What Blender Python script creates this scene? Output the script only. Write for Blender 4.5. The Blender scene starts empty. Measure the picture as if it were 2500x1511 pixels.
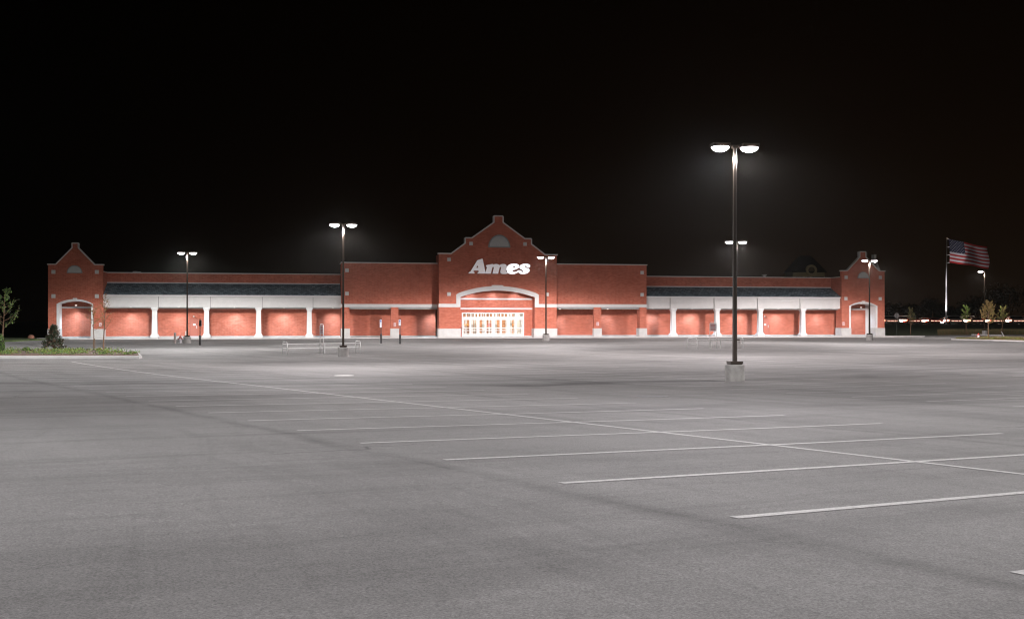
import bpy, math, random
import numpy as np
from mathutils import Vector, Matrix
from mathutils.geometry import tessellate_polygon
random.seed(7)
R = math.radians
S = bpy.context.scene
COL = S.collection
# ------------------------------------------------------------------ camera
F = 2714.0; CX = 1250.0; YH = 784.0          # focal length, centre and horizon in photograph pixels (2500 wide)
cam = bpy.data.cameras.new('camera'); camo = bpy.data.objects.new('camera', cam); COL.objects.link(camo)
cam.sensor_width = 36; cam.lens = 36 * F / 2500; cam.shift_y = (YH - 755.5) / 2500
cam.clip_start = .1; cam.clip_end = 5000
camo.location = (0, 0, 0); camo.rotation_euler = (R(90), 0, 0)
S.camera = camo
# ------------------------------------------------------------------ world: night sky, faint brown town glow low down
W = bpy.data.worlds.new('World'); S.world = W; W.use_nodes = True
nt = W.node_tree; nt.nodes.clear()
def nd(t, typ, **k):
    n = t.nodes.new(typ)
    for a, v in k.items(): setattr(n, a, v)
    return n
wo = nd(nt, 'ShaderNodeOutputWorld'); wb = nd(nt, 'ShaderNodeBackground')
wt = nd(nt, 'ShaderNodeTexCoord'); ws = nd(nt, 'ShaderNodeSeparateXYZ')
nt.links.new(wt.outputs['Generated'], ws.inputs[0])
wr = nd(nt, 'ShaderNodeValToRGB')
wr.color_ramp.elements[0].position = 0.0; wr.color_ramp.elements[0].color = (.0065, .0034, .0016, 1)
wr.color_ramp.elements[1].position = .42; wr.color_ramp.elements[1].color = (.0002, .0001, .0001, 1)
e = wr.color_ramp.elements.new(.18); e.color = (.0030, .0016, .0008, 1)
nt.links.new(ws.outputs[2], wr.inputs[0])
mx = nd(nt, 'ShaderNodeMapRange'); mx.inputs[1].default_value = -.42; mx.inputs[2].default_value = .22
mx.inputs[3].default_value = .05; mx.inputs[4].default_value = 1.0
nt.links.new(ws.outputs[0], mx.inputs[0])
mm = nd(nt, 'ShaderNodeVectorMath', operation='SCALE')
nt.links.new(wr.outputs[0], mm.inputs[0]); nt.links.new(mx.outputs[0], mm.inputs['Scale'])
nt.links.new(mm.outputs[0], wb.inputs[0]); wb.inputs[1].default_value = 1.0
nt.links.new(wb.outputs[0], wo.inputs[0])
# ------------------------------------------------------------------ exposure, render
S.view_settings.view_transform = 'Standard'; S.view_settings.look = 'None'
S.view_settings.exposure = 0.0; S.view_settings.gamma = 1.0
S.render.engine = 'CYCLES'
S.cycles.use_denoising = True; S.cycles.denoiser = 'OPENIMAGEDENOISE'; S.cycles.denoising_prefilter = 'ACCURATE'; S.cycles.denoising_input_passes = 'RGB_ALBEDO_NORMAL'; S.cycles.pixel_filter_type = "BLACKMAN_HARRIS"; S.cycles.filter_width = 1.2; S.cycles.max_bounces = 5; S.cycles.diffuse_bounces = 3
S.cycles.sample_clamp_indirect = 3; S.cycles.use_light_tree = True
# lamp powers
P_LOT = 20000; P_CAN = 1100; P_ENT = 300; P_INT = 75
TH = R(30.9); U = Vector((math.cos(TH), math.sin(TH))); V = Vector((-math.sin(TH), math.cos(TH)))
# ------------------------------------------------------------------ terrain height (camera is at z = 0)
_poly = [-1.4114, -.0199, -.03, .0237, .0083, .0037, .0004, -.0135]
def _pz(X, Y):
    g = _poly
    return g[0]+g[1]*X+g[2]*Y+g[3]*X*Y/50+g[4]*Y*Y/50+g[5]*X*X/50+g[6]*Y**3/5000+g[7]*X*Y*Y/5000
ctl = []
for i in range(-1, 13, 2):
    for j in (0, 1, 2):
        p = Vector((1.938, 9.706)) + V*2.74*i + U*5.717*j
        ctl.append((p.x, p.y, _pz(p.x, p.y)))
ctl += [(0, 0, _pz(0, 0)), (-6, 8, _pz(-3, 8)), (0, 5, _pz(0, 5)), (9.3, 46.4, -2.51), (-12.5, 82.1, -2.63), (-35, 119.9, -2.385),
        (4, 129.8, -2.30), (20.5, 102, -2.48), (43.7, 136, -2.34), (71.6, 168.6, -2.15), (-30, 78, -2.6), (-50, 100, -2.5),
        (30, 60, -2.55), (45, 90, -2.6), (-30, 40, -2.3), (-60, 60, -2.4), (90, 150, -2.3), (-30, -40, -1.3), (30, -40, -1.4), (-60, 0, -1.6), (50, 5, -1.9), (80, 60, -2.4)]
AL = R(11.2); D0 = 150.0; Z0 = -2.10
AX = Vector((math.cos(AL), math.sin(AL))); AN = Vector((-math.sin(AL), math.cos(AL)))
for s in (-75, -45, -15, 15, 45, 62):
    for n in (3, -8, -30):
        p = Vector((0, D0)) + AX*s - AN*n; ctl.append((p.x, p.y, -2.25))
ctl += [(70, 178, -2.18), (95, 182, -2.15), (120, 170, -2.2)]
C = np.array(ctl); nC = len(C)
def _k(r2): return np.where(r2 > 1e-9, r2*np.log(np.maximum(r2, 1e-9)), 0.0)
_d = ((C[:, None, :2]-C[None, :, :2])**2).sum(-1)/2500
A_ = np.zeros((nC+3, nC+3)); A_[:nC, :nC] = _k(_d) + np.eye(nC)*.03
A_[:nC, nC] = 1; A_[:nC, nC+1:] = C[:, :2]/50; A_[nC, :nC] = 1; A_[nC+1:, :nC] = C[:, :2].T/50
_w = np.linalg.solve(A_, np.concatenate([C[:, 2], [0, 0, 0]]))
def zlot(X, Y):
    X = min(max(X, -95), 115); Y = min(max(Y, -45), 186)
    r2 = ((C[:, 0]-X)**2 + (C[:, 1]-Y)**2)/2500
    return float(_k(r2) @ _w[:nC] + _w[nC] + _w[nC+1]*X/50 + _w[nC+2]*Y/50)
def sst(a, b, x):
    t = min(max((x-a)/(b-a), 0), 1); return t*t*(3-2*t)
def zt(X, Y):
    z = zlot(X, Y); w = sst(188, 222, Y) * sst(25, 50, X)
    f = sst(186, 230, Y)*(1-sst(25, 50, X))
    z = z*(1-w) + (-.66)*w
    return z*(1-f) + (-1.6)*f
def G(px, py):
    "photograph pixel on the ground -> world point"
    t = (px-CX)/F; w = (YH-py)/F
    lo, hi = 2.0, 400.0
    Y = -2.4/w if w < 0 else 300
    for _ in range(60):
        Yn = zt(t*Y, Y)/w
        Y += (min(max(Yn, 2), 400)-Y)*.5
    return Vector((t*Y, Y, zt(t*Y, Y)))
def PX(px, Y): return (px-CX)/F*Y
def SL(px, n=0.0):
    "store-local x of a pixel column on the facade plane n metres in front"
    t = (px-CX)/F; l = (D0*math.cos(AL)-n)/(math.cos(AL)-t*math.sin(AL))
    return l*(t*math.cos(AL)+math.sin(AL)) - D0*math.sin(AL)
def ZL(px, py, n=0.0):
    t = (px-CX)/F; l = (D0*math.cos(AL)-n)/(math.cos(AL)-t*math.sin(AL))
    return l*(YH-py)/F - Z0
# ------------------------------------------------------------------ materials
MATS = {}
def mat(name, col, rough=.7, metal=0, emit=None, es=1.0, noise=0.0, nscale=5.0, bump=0.0, spec=.5):
    if name in MATS: return MATS[name]
    m = bpy.data.materials.new(name); m.use_nodes = True; t = m.node_tree; b = t.nodes['Principled BSDF']
    b.inputs['Base Color'].default_value = (*col, 1); b.inputs['Roughness'].default_value = rough
    b.inputs['Metallic'].default_value = metal; b.inputs['Specular IOR Level'].default_value = spec
    if emit: b.inputs['Emission Color'].default_value = (*emit, 1); b.inputs['Emission Strength'].default_value = es
    if noise or bump:
        tc = nd(t, 'ShaderNodeTexCoord'); nz = nd(t, 'ShaderNodeTexNoise'); nz.inputs['Scale'].default_value = nscale
        nz.inputs['Detail'].default_value = 6; nz.inputs['Roughness'].default_value = .65
        t.links.new(tc.outputs['Object'], nz.inputs['Vector'])
        if noise:
            mr = nd(t, 'ShaderNodeMapRange'); mr.inputs[1].default_value = .3; mr.inputs[2].default_value = .7
            mr.inputs[3].default_value = 1-noise; mr.inputs[4].default_value = 1+noise
            vm = nd(t, 'ShaderNodeVectorMath', operation='SCALE'); vm.inputs[0].default_value = col
            t.links.new(nz.outputs[0], mr.inputs[0]); t.links.new(mr.outputs[0], vm.inputs['Scale']); t.links.new(vm.outputs[0], b.inputs['Base Color'])
        if bump:
            bp = nd(t, 'ShaderNodeBump'); bp.inputs['Strength'].default_value = bump; bp.inputs['Distance'].default_value = .02
            t.links.new(nz.outputs[0], bp.inputs['Height']); t.links.new(bp.outputs[0], b.inputs['Normal'])
    MATS[name] = m; return m
def brick(name, c1, c2, mort):
    m = bpy.data.materials.new(name); m.use_nodes = True; t = m.node_tree; b = t.nodes['Principled BSDF']; L = t.links.new
    tc = nd(t, 'ShaderNodeTexCoord'); sp = nd(t, 'ShaderNodeSeparateXYZ'); L(tc.outputs['Object'], sp.inputs[0])
    ad = nd(t, 'ShaderNodeMath', operation='ADD'); L(sp.outputs[0], ad.inputs[0]); L(sp.outputs[1], ad.inputs[1])
    cb = nd(t, 'ShaderNodeCombineXYZ'); L(ad.outputs[0], cb.inputs[0]); L(sp.outputs[2], cb.inputs[1])
    bt = nd(t, 'ShaderNodeTexBrick'); L(cb.outputs[0], bt.inputs['Vector'])
    bt.inputs['Scale'].default_value = 1; bt.inputs['Brick Width'].default_value = .40; bt.inputs['Row Height'].default_value = .135
    bt.inputs['Mortar Size'].default_value = .008; bt.inputs['Mortar Smooth'].default_value = .3
    bt.inputs['Color1'].default_value = (*c1, 1); bt.inputs['Color2'].default_value = (*c2, 1); bt.inputs['Mortar'].default_value = (*mort, 1)
    nz = nd(t, 'ShaderNodeTexNoise'); nz.inputs['Scale'].default_value = .35; nz.inputs['Detail'].default_value = 8; L(tc.outputs['Object'], nz.inputs['Vector'])
    mr = nd(t, 'ShaderNodeMapRange'); mr.inputs[1].default_value = .3; mr.inputs[2].default_value = .7; mr.inputs[3].default_value = .90; mr.inputs[4].default_value = 1.10
    L(nz.outputs[0], mr.inputs[0])
    n2 = nd(t, 'ShaderNodeTexNoise'); n2.inputs['Scale'].default_value = 3.5; n2.inputs['Detail'].default_value = 3
    mp = nd(t, 'ShaderNodeMapping'); mp.inputs['Scale'].default_value = (1, 1, 3.2); L(tc.outputs['Object'], mp.inputs[0]); L(mp.outputs[0], n2.inputs['Vector'])
    m2 = nd(t, 'ShaderNodeMapRange'); m2.inputs[1].default_value = .3; m2.inputs[2].default_value = .7; m2.inputs[3].default_value = .85; m2.inputs[4].default_value = 1.15
    L(n2.outputs[0], m2.inputs[0])
    mu = nd(t, 'ShaderNodeMath', operation='MULTIPLY'); L(mr.outputs[0], mu.inputs[0]); L(m2.outputs[0], mu.inputs[1])
    vm = nd(t, 'ShaderNodeVectorMath', operation='SCALE'); L(bt.outputs[0], vm.inputs[0]); L(mu.outputs[0], vm.inputs['Scale'])
    L(vm.outputs[0], b.inputs['Base Color']); b.inputs['Roughness'].default_value = .9; b.inputs['Specular IOR Level'].default_value = .2
    bp = nd(t, 'ShaderNodeBump'); bp.inputs['Strength'].default_value = .15; bp.inputs['Distance'].default_value = .01
    L(bt.outputs['Fac'], bp.inputs['Height']); bp.invert = True; L(bp.outputs[0], b.inputs['Normal'])
    MATS[name] = m; return m
BRICK = brick('red_brick', (.46, .130, .080), (.36, .090, .052), (.50, .28, .22))
STUC = mat('white_stucco', (.56, .545, .53), .85, noise=.05, nscale=1.2)
STUC2 = mat('column_white', (.66, .65, .64), .7, noise=.04, nscale=2)
BASEM = mat('base_block', (.47, .46, .445), .85, noise=.10, nscale=1.5, bump=.2)
COPE = mat('coping_metal', (.55, .54, .52), .5)
VENTM = mat('vent_panel', (.42, .42, .41), .7, noise=.08, nscale=3)
VENTF = mat('vent_frame', (.24, .25, .24), .7)
CEIL = mat('soffit_grey', (.34, .34, .33), .8)
CONC = mat('concrete', (.36, .345, .33), .9, noise=.22, nscale=3.0, bump=.3)
SIDEW = mat('sidewalk_concrete', (.44, .425, .41), .9, noise=.12, nscale=.8)
CURB = mat('curb_concrete', (.50, .485, .47), .9, noise=.12, nscale=1.5)
BRONZE = mat('dark_bronze', (.035, .022, .013), .55, spec=.35)
GALV = mat('galvanised', (.62, .62, .61), .45, metal=.25)
BLACKM = mat('black_plastic', (.008, .008, .008), .5)
WHITEP = mat('white_paint', (.7, .7, .7), .5)
RUB = mat('tyre_rubber', (.015, .015, .015), .8)
# shingles
def shingle():
    m = bpy.data.materials.new('roof_shingles'); m.use_nodes = True; t = m.node_tree; b = t.nodes['Principled BSDF']; L = t.links.new
    tc = nd(t, 'ShaderNodeTexCoord'); sp = nd(t, 'ShaderNodeSeparateXYZ'); L(tc.outputs['Object'], sp.inputs[0])
    cb = nd(t, 'ShaderNodeCombineXYZ'); L(sp.outputs[0], cb.inputs[0]); L(sp.outputs[2], cb.inputs[1])
    bt = nd(t, 'ShaderNodeTexBrick'); L(cb.outputs[0], bt.inputs['Vector']); bt.inputs['Scale'].default_value = 1
    bt.inputs['Brick Width'].default_value = .45; bt.inputs['Row Height'].default_value = .16; bt.inputs['Mortar Size'].default_value = .02
    bt.inputs['Color1'].default_value = (.20, .255, .29, 1); bt.inputs['Color2'].default_value = (.08, .108, .13, 1); bt.inputs['Mortar'].default_value = (.045, .06, .07, 1)
    L(bt.outputs[0], b.inputs['Base Color']); b.inputs['Roughness'].default_value = .85; b.inputs['Specular IOR Level'].default_value = .2
    MATS['roof_shingles'] = m; return m
SHING = shingle()
def asphalt():
    m = bpy.data.materials.new('asphalt'); m.use_nodes = True; t = m.node_tree; b = t.nodes['Principled BSDF']; L = t.links.new
    tc = nd(t, 'ShaderNodeTexCoord')
    def noise(scale, det, sc=(1, 1, 1), rot=0, rough=.6, dist=0):
        mp = nd(t, 'ShaderNodeMapping'); mp.inputs['Scale'].default_value = sc
        mp0 = nd(t, 'ShaderNodeMapping'); mp0.inputs['Rotation'].default_value = (0, 0, -rot); L(tc.outputs['Object'], mp0.inputs[0]); L(mp0.outputs[0], mp.inputs[0])
        n = nd(t, 'ShaderNodeTexNoise'); n.inputs['Scale'].default_value = scale; n.inputs['Detail'].default_value = det; n.inputs['Roughness'].default_value = rough
        n.inputs['Distortion'].default_value = dist
        L(mp.outputs[0], n.inputs['Vector']); return n.outputs[0]
    def mr(x, a, b_, c, d):
        n = nd(t, 'ShaderNodeMapRange'); n.inputs[1].default_value = a; n.inputs[2].default_value = b_; n.inputs[3].default_value = c; n.inputs[4].default_value = d
        L(x, n.inputs[0]); return n.outputs[0]
    def op(o, x, y):
        n = nd(t, 'ShaderNodeMath', operation=o)
        for i, q in enumerate((x, y)):
            if isinstance(q, (int, float)): n.inputs[i].default_value = q
            elif q is not None: L(q, n.inputs[i])
        return n.outputs[0]
    v = mr(noise(.035, 5), .35, .65, .86, 1.13)
    v = op('MULTIPLY', v, mr(noise(.5, 6, (1, .35, 1), TH), .3, .7, .90, 1.09))
    v = op('MULTIPLY', v, mr(noise(.16, 5, (.3, 1.6, 1), TH, .7, .4), .50, .70, 1.0, .66))     # tyre-worn bands along the stalls
    v = op('MULTIPLY', v, mr(noise(.14, 5, (1.7, .22, 1), TH, .7, .3), .52, .70, 1.0, .74))     # and along the aisles
    v = op('MULTIPLY', v, mr(noise(55, 2, rough=.9), .25, .75, .52, 1.50))                      # aggregate
    v = op('MULTIPLY', v, mr(noise(16, 5, rough=.95), .25, .75, .78, 1.22))
    v = op('MULTIPLY', v, mr(noise(4.5, 5, rough=.9), .25, .75, .90, 1.10))
    v = op('MULTIPLY', v, mr(noise(.9, 6, (.12, 2.2, 1), TH+.05, .8, .3), .52, .66, 1.0, .87))   # rubbed tyre streaks
    v = op('MULTIPLY', v, mr(noise(.6, 6, (1.6, .1, 1), TH-.25, .8, .5), .56, .70, 1.0, .88))
    vo = nd(t, 'ShaderNodeTexVoronoi', feature='DISTANCE_TO_EDGE'); vo.inputs['Scale'].default_value = .085; wn = nd(t, 'ShaderNodeTexNoise'); wn.inputs['Scale'].default_value = .7; wn.inputs['Detail'].default_value = 8
    L(tc.outputs['Object'], wn.inputs['Vector']); wm = nd(t, 'ShaderNodeVectorMath', operation='MULTIPLY_ADD'); L(wn.outputs['Color'], wm.inputs[0]); wm.inputs[1].default_value = (2.2, 2.2, 0); L(tc.outputs['Object'], wm.inputs[2]); L(wm.outputs[0], vo.inputs['Vector'])
    v = op('MULTIPLY', v, mr(op('ADD', vo.outputs['Distance'], mr(noise(.12, 3), .42, .6, .01, 0)), .0008, .0028, .62, 1.0))   # hairline cracks
    # paving seams between the roller passes, every 5.717 m across the rows
    sp = nd(t, 'ShaderNodeSeparateXYZ'); mp = nd(t, 'ShaderNodeMapping'); mp.inputs['Rotation'].default_value = (0, 0, -TH)
    L(tc.outputs['Object'], mp.inputs[0]); L(mp.outputs[0], sp.inputs[0])
    wob = mr(noise(.25, 3), 0, 1, -.35, .35)
    def seam(coord, per, off, w, dark, msk):
        x = op('ADD', op('ADD', coord, wob), -off); x = op('DIVIDE', x, per); x = op('FRACT', x, None); x = op('ABSOLUTE', op('SUBTRACT', x, .5), None)
        x = mr(x, .5-w/per, .5, 0, 1)
        x = op('MULTIPLY', x, msk); return op('SUBTRACT', 1.0, op('MULTIPLY', x, dark))
    v = op('MULTIPLY', v, seam(sp.outputs[0], 9.825, 6.25, .28, .34, mr(noise(1.1, 6, (1, .4, 1), TH, .8), .36, .6, .1, 1)))
    v = op('MULTIPLY', v, seam(sp.outputs[1], 13.7, 4.0, .3, .24, mr(noise(.2, 4), .4, .62, 0, 1)))
    # damp drainage stain along the shallow valley across the lot
    s2 = nd(t, 'ShaderNodeSeparateXYZ'); L(tc.outputs['Object'], s2.inputs[0])
    fy = op('SUBTRACT', op('SUBTRACT', s2.outputs[1], 42.0), op('MULTIPLY', op('MAXIMUM', s2.outputs[0], 0.0), .55))
    dd = op('ABSOLUTE', op('ADD', fy, mr(noise(.09, 5), .3, .7, -3.2, 3.2)), None)
    st = op('MULTIPLY', mr(dd, .2, 1.9, 1, 0), mr(noise(.18, 5), .36, .6, .25, 1)); v = op('MULTIPLY', v, op('SUBTRACT', 1.0, op('MULTIPLY', st, .52)))
    fy2 = op('SUBTRACT', op('SUBTRACT', s2.outputs[1], 72.0), op('MULTIPLY', s2.outputs[0], .12))
    dd2 = op('ABSOLUTE', op('ADD', fy2, mr(noise(.06, 5), .3, .7, -7, 7)), None)
    v = op('MULTIPLY', v, op('SUBTRACT', 1.0, op('MULTIPLY', op('MULTIPLY', mr(dd2, .5, 3.5, 1, 0), mr(noise(.11, 5), .4, .6, 0, 1)), .30)))
    vm = nd(t, 'ShaderNodeVectorMath', operation='SCALE'); vm.inputs[0].default_value = (.238, .232, .226)
    L(v, vm.inputs['Scale']); L(vm.outputs[0], b.inputs['Base Color']); b.inputs['Roughness'].default_value = .9; b.inputs['Specular IOR Level'].default_value = .12
    bp = nd(t, 'ShaderNodeBump'); bp.inputs['Strength'].default_value = .35; bp.inputs['Distance'].default_value = .008
    L(noise(70, 2, rough=.8), bp.inputs['Height']); L(bp.outputs[0], b.inputs['Normal'])
    MATS['asphalt'] = m; return m
ASPH = asphalt()
# ------------------------------------------------------------------ mesh builder
class MB:
    def __init__(s): s.v = []; s.f = []; s.mi = []; s.m = 0
    def add(s, vs, fs):
        o = len(s.v); s.v += [tuple(p) for p in vs]; s.f += [tuple(i+o for i in f) for f in fs]; s.mi += [s.m]*len(fs); return s
    def box(s, x0, x1, y0, y1, z0, z1):
        vs = [(x, y, z) for z in (z0, z1) for y in (y0, y1) for x in (x0, x1)]
        return s.add(vs, [(0, 2, 3, 1), (4, 5, 7, 6), (0, 1, 5, 4), (1, 3, 7, 5), (3, 2, 6, 7), (2, 0, 4, 6)])
    def prism(s, loops, y0, y1, axis='y'):
        "polygon (with holes) in x,z extruded over y; axis 'x': polygon in y,z extruded over x; 'z': in x,y"
        if not isinstance(loops[0][0], (tuple, list, Vector)): loops = [loops]
        def P(a, b, c):
            return (a, c, b) if axis == 'y' else ((c, a, b) if axis == 'x' else (a, b, c))
        flat = [p for l in loops for p in l]; n = len(flat)
        tri = tessellate_polygon([[Vector((p[0], p[1], 0)) for p in l] for l in loops])
        vs = [P(p[0], p[1], y0) for p in flat] + [P(p[0], p[1], y1) for p in flat]
        fs = [tuple(t) for t in tri] + [(t[2]+n, t[1]+n, t[0]+n) for t in tri]
        o = 0
        for l in loops:
            k = len(l)
            for i in range(k):
                j = (i+1) % k; fs.append((o+i, o+j, o+j+n, o+i+n))
            o += k
        return s.add(vs, fs)
    def tube(s, pts, r, seg=8, cap=True):
        pts = [Vector(p) for p in pts]; k = len(pts)
        rs = r if isinstance(r, (list, tuple)) else [r]*k
        vs = []; fs = []; prev = None
        for i, p in enumerate(pts):
            d = (pts[min(i+1, k-1)]-pts[max(i-1, 0)]).normalized()
            a = Vector((0, 0, 1)) if abs(d.z) < .9 else Vector((1, 0, 0))
            if prev is None: u = d.cross(a).normalized()
            else: u = (prev - d*prev.dot(d)).normalized()
            prev = u; w = d.cross(u)
            for q in range(seg):
                an = 2*math.pi*q/seg; vs.append(p + (u*math.cos(an)+w*math.sin(an))*rs[i])
        for i in range(k-1):
            for q in range(seg):
                a = i*seg+q; b = i*seg+(q+1) % seg; fs.append((a, b, b+seg, a+seg))
        if cap: fs.append(tuple(range(seg))[::-1]); fs.append(tuple(range((k-1)*seg, k*seg)))
        return s.add(vs, fs)
    def lathe(s, prof, cx=0, cy=0, seg=24, sq=False):
        vs = []; fs = []; k = len(prof)
        for r, z in prof:
            for q in range(seg):
                an = 2*math.pi*q/seg; c, d = math.cos(an), math.sin(an)
                if sq: mxx = max(abs(c), abs(d)); c /= mxx; d /= mxx
                vs.append((cx+c*r, cy+d*r, z))
        for i in range(k-1):
            for q in range(seg):
                a = i*seg+q; b = i*seg+(q+1) % seg; fs.append((a, b, b+seg, a+seg))
        fs.append(tuple(range(seg))[::-1]); fs.append(tuple(range((k-1)*seg, k*seg)))
        return s.add(vs, fs)
    def ico(s, c, r, jit=0, sub=2, sc=(1, 1, 1), rnd=random):
        import bmesh
        bm = bmesh.new(); bmesh.ops.create_icosphere(bm, subdivisions=sub, radius=1)
        vs = []
        for v in bm.verts:
            k = 1+rnd.uniform(-jit, jit); vs.append((c[0]+v.co.x*r*sc[0]*k, c[1]+v.co.y*r*sc[1]*k, c[2]+v.co.z*r*sc[2]*k))
        fs = [tuple(v.index for v in f.verts) for f in bm.faces]; bm.free(); return s.add(vs, fs)
    def build(s, name, mats, parent=None, smooth=False, bevel=0):
        me = bpy.data.meshes.new(name); me.from_pydata(s.v, [], s.f)
        for m in (mats if isinstance(mats, (list, tuple)) else [mats]): me.materials.append(m)
        me.polygons.foreach_set('material_index', s.mi)
        import bmesh
        bm = bmesh.new(); bm.from_mesh(me); bmesh.ops.recalc_face_normals(bm, faces=bm.faces); bm.to_mesh(me); bm.free()
        if smooth: me.polygons.foreach_set('use_smooth', [True]*len(me.polygons))
        me.update(); o = bpy.data.objects.new(name, me); COL.objects.link(o)
        if parent: o.parent = parent
        if bevel:
            md = o.modifiers.new('bevel', 'BEVEL'); md.width = bevel; md.segments = 2; md.limit_method = 'ANGLE'
        return o
def tag(o, label=None, cat=None, group=None, kind=None):
    if label: o['label'] = label
    if cat: o['category'] = cat
    if group: o['group'] = group
    if kind: o['kind'] = kind
    return o
def thing(name, label, cat, loc=(0, 0, 0), rz=0, group=None):
    o = bpy.data.objects.new(name, None); COL.objects.link(o); o.location = loc; o.rotation_euler = (0, 0, rz)
    o.empty_display_size = .2
    return tag(o, label, cat, group)
def copy_tree(o, parent=None):
    c = o.copy(); COL.objects.link(c)
    if parent: c.parent = parent
    for ch in list(o.children): copy_tree(ch, c)
    return c
def light(name, typ, loc, power, col, parent=None, **k):
    l = bpy.data.lights.new(name, typ); l.energy = power; l.color = col
    for a, v in k.items(): setattr(l, a, v)
    o = bpy.data.objects.new(name, l); COL.objects.link(o); o.location = loc
    if parent: o.parent = parent
    return o
def text_mesh(s, size, depth, name, m, parent, loc, rot=(R(90), 0, 0), bold=0, align='CENTER', xs=1.0):
    cu = bpy.data.curves.new(name, 'FONT'); cu.body = s; cu.size = size; cu.extrude = depth; cu.offset = bold; cu.align_x = align; cu.resolution_u = 2
    t = bpy.data.objects.new('tmp', cu); COL.objects.link(t); dg = bpy.context.evaluated_depsgraph_get()
    me = bpy.data.meshes.new_from_object(t.evaluated_get(dg)); bpy.data.objects.remove(t); me.name = name
    me.materials.clear(); me.materials.append(m)
    o = bpy.data.objects.new(name, me); COL.objects.link(o); o.location = loc; o.rotation_euler = rot; o.scale = (xs, 1, 1)
    if parent: o.parent = parent
    return o
# ------------------------------------------------------------------ ground sheet and parking lot
def sheet(name, xs, ys, dz, m, keep=None):
    idx = {}; vs = []; fs = []
    for j, y in enumerate(ys):
        for i, x in enumerate(xs): idx[i, j] = len(vs); vs.append((x, y, zt(x, y)+dz))
    for j in range(len(ys)-1):
        for i in range(len(xs)-1):
            if keep and not keep((xs[i]+xs[i+1])/2, (ys[j]+ys[j+1])/2): continue
            fs.append((idx[i, j], idx[i+1, j], idx[i+1, j+1], idx[i, j+1]))
    mb = MB(); mb.add(vs, fs); o = mb.build(name, m, smooth=True); return tag(o, kind='structure')
def fr(a, b, st):
    n = int(round((b-a)/st)); return [a+(b-a)*i/n for i in range(n+1)]
GRASSD = mat('rough_grass_ground', (.035, .05, .018), .95, noise=.5, nscale=.7, bump=.8)
gx = [-3000, -1200, -500, -250, -140] + fr(-96, 120, 3) + [140, 200, 320, 600, 1200, 3000]
gy = [-600, -250, -100] + fr(-60, 240, 3) + [260, 300, 400, 700, 1500, 4000]
sheet('ground', gx, gy, -.06, GRASSD)
lim = lambda X: None
def in_lot(x, y):
    s = (Vector((x, y-D0))).dot(AX); n = -(Vector((x, y-D0))).dot(AN)
    if s < 58: return n > -1.0 and s > -80 or y < 118
    return y < 174 + (x-60)*.06
sheet('parking_lot', fr(-96, 118.5, 1.5), fr(-60, 183, 1.5), 0.0, ASPH, in_lot)
# ------------------------------------------------------------------ painted stall lines
def paint():
    m = bpy.data.materials.new('worn_line_paint'); m.use_nodes = True; t = m.node_tree; b = t.nodes['Principled BSDF']; L = t.links.new
    tc = nd(t, 'ShaderNodeTexCoord'); n = nd(t, 'ShaderNodeTexNoise'); n.inputs['Scale'].default_value = 22; n.inputs['Detail'].default_value = 5; n.inputs['Roughness'].default_value = .8
    L(tc.outputs['Object'], n.inputs['Vector'])
    r = nd(t, 'ShaderNodeMapRange'); r.inputs[1].default_value = .36; r.inputs[2].default_value = .54; r.inputs[3].default_value = .35; r.inputs[4].default_value = 1; L(n.outputs[0], r.inputs[0])
    mi = nd(t, 'ShaderNodeMix', data_type='RGBA'); mi.inputs[6].default_value = (.24, .232, .226, 1); mi.inputs[7].default_value = (.54, .53, .515, 1)
    L(r.outputs[0], mi.inputs[0]); L(mi.outputs[2], b.inputs['Base Color']); b.inputs['Roughness'].default_value = .8
    return m
PAINT = paint()
def strip(mb, a, b, w=.10, dz=.005, step=1.2):
    a = Vector(a[:2]); b = Vector(b[:2]); d = b-a; n = max(1, int(d.length/step)); q = Vector((-d.y, d.x)).normalized()*w/2
    vs = []
    for i in range(n+1):
        p = a+d*i/n
        for s_ in (-1, 1): x, y = p+q*s_; vs.append((x, y, zt(x, y)+dz))
    mb.add(vs, [(2*i, 2*i+2, 2*i+3, 2*i+1) for i in range(n)])
PX0 = [(2485, 1405), (1791.9, 1263.1), (1369.5, 1179.1), (1085.2, 1121.6), (877, 1081), (723.7, 1051.2), (607.6, 1026.1), (504.3, 1006.2), (423.8, 990.6), (362.2, 977.4), (309.7, 967.2)]
ORG = Vector((1.938, 9.706)); HL = 5.717
nline = 0
def line_obj(pts_list, w=.125, name='stall_line'):
    mb = MB()
    for a, b in pts_list: strip(mb, a, b, w)
    o = mb.build(name, PAINT); tag(o, kind='structure'); return o
rows = []
for r in range(0, 5):
    o = ORG + U*(19.65*r)
    i0, i1 = (-6, 25) if r == 0 else (-6, 34)
    segs = []
    for i in range(i0, i1+1):
        a = o + V*2.74*i; b = a + U*HL*2
        if -(Vector((b.x, b.y-D0))).dot(AN) < 14 or -(Vector((a.x, a.y-D0))).dot(AN) < 14: continue
        segs.append((a, b)); last = i
    segs.append((o+U*HL+V*2.74*i0, o+U*HL+V*2.74*last))
    line_obj(segs, w=(.125, .10, .085, .07, .07)[r], name='parking_stall_lines')
for r in range(1, 4):
    o = ORG - U*(19.65*r); segs = []
    for i in range(12 if r < 2 else 20, 44):
        a = o + V*2.74*i; b = a + U*HL*2
        if b.y < 92 or -(Vector((b.x, b.y-D0))).dot(AN) < 14 or -(Vector((a.x, a.y-D0))).dot(AN) < 14 or a.x < -62: continue
        segs.append((a, b)); la = (o+U*HL+V*2.74*i)
        if len(segs) == 1: fa = la
    if segs: segs.append((fa, la)); line_obj(segs, w=.075, name='parking_stall_lines')
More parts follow.
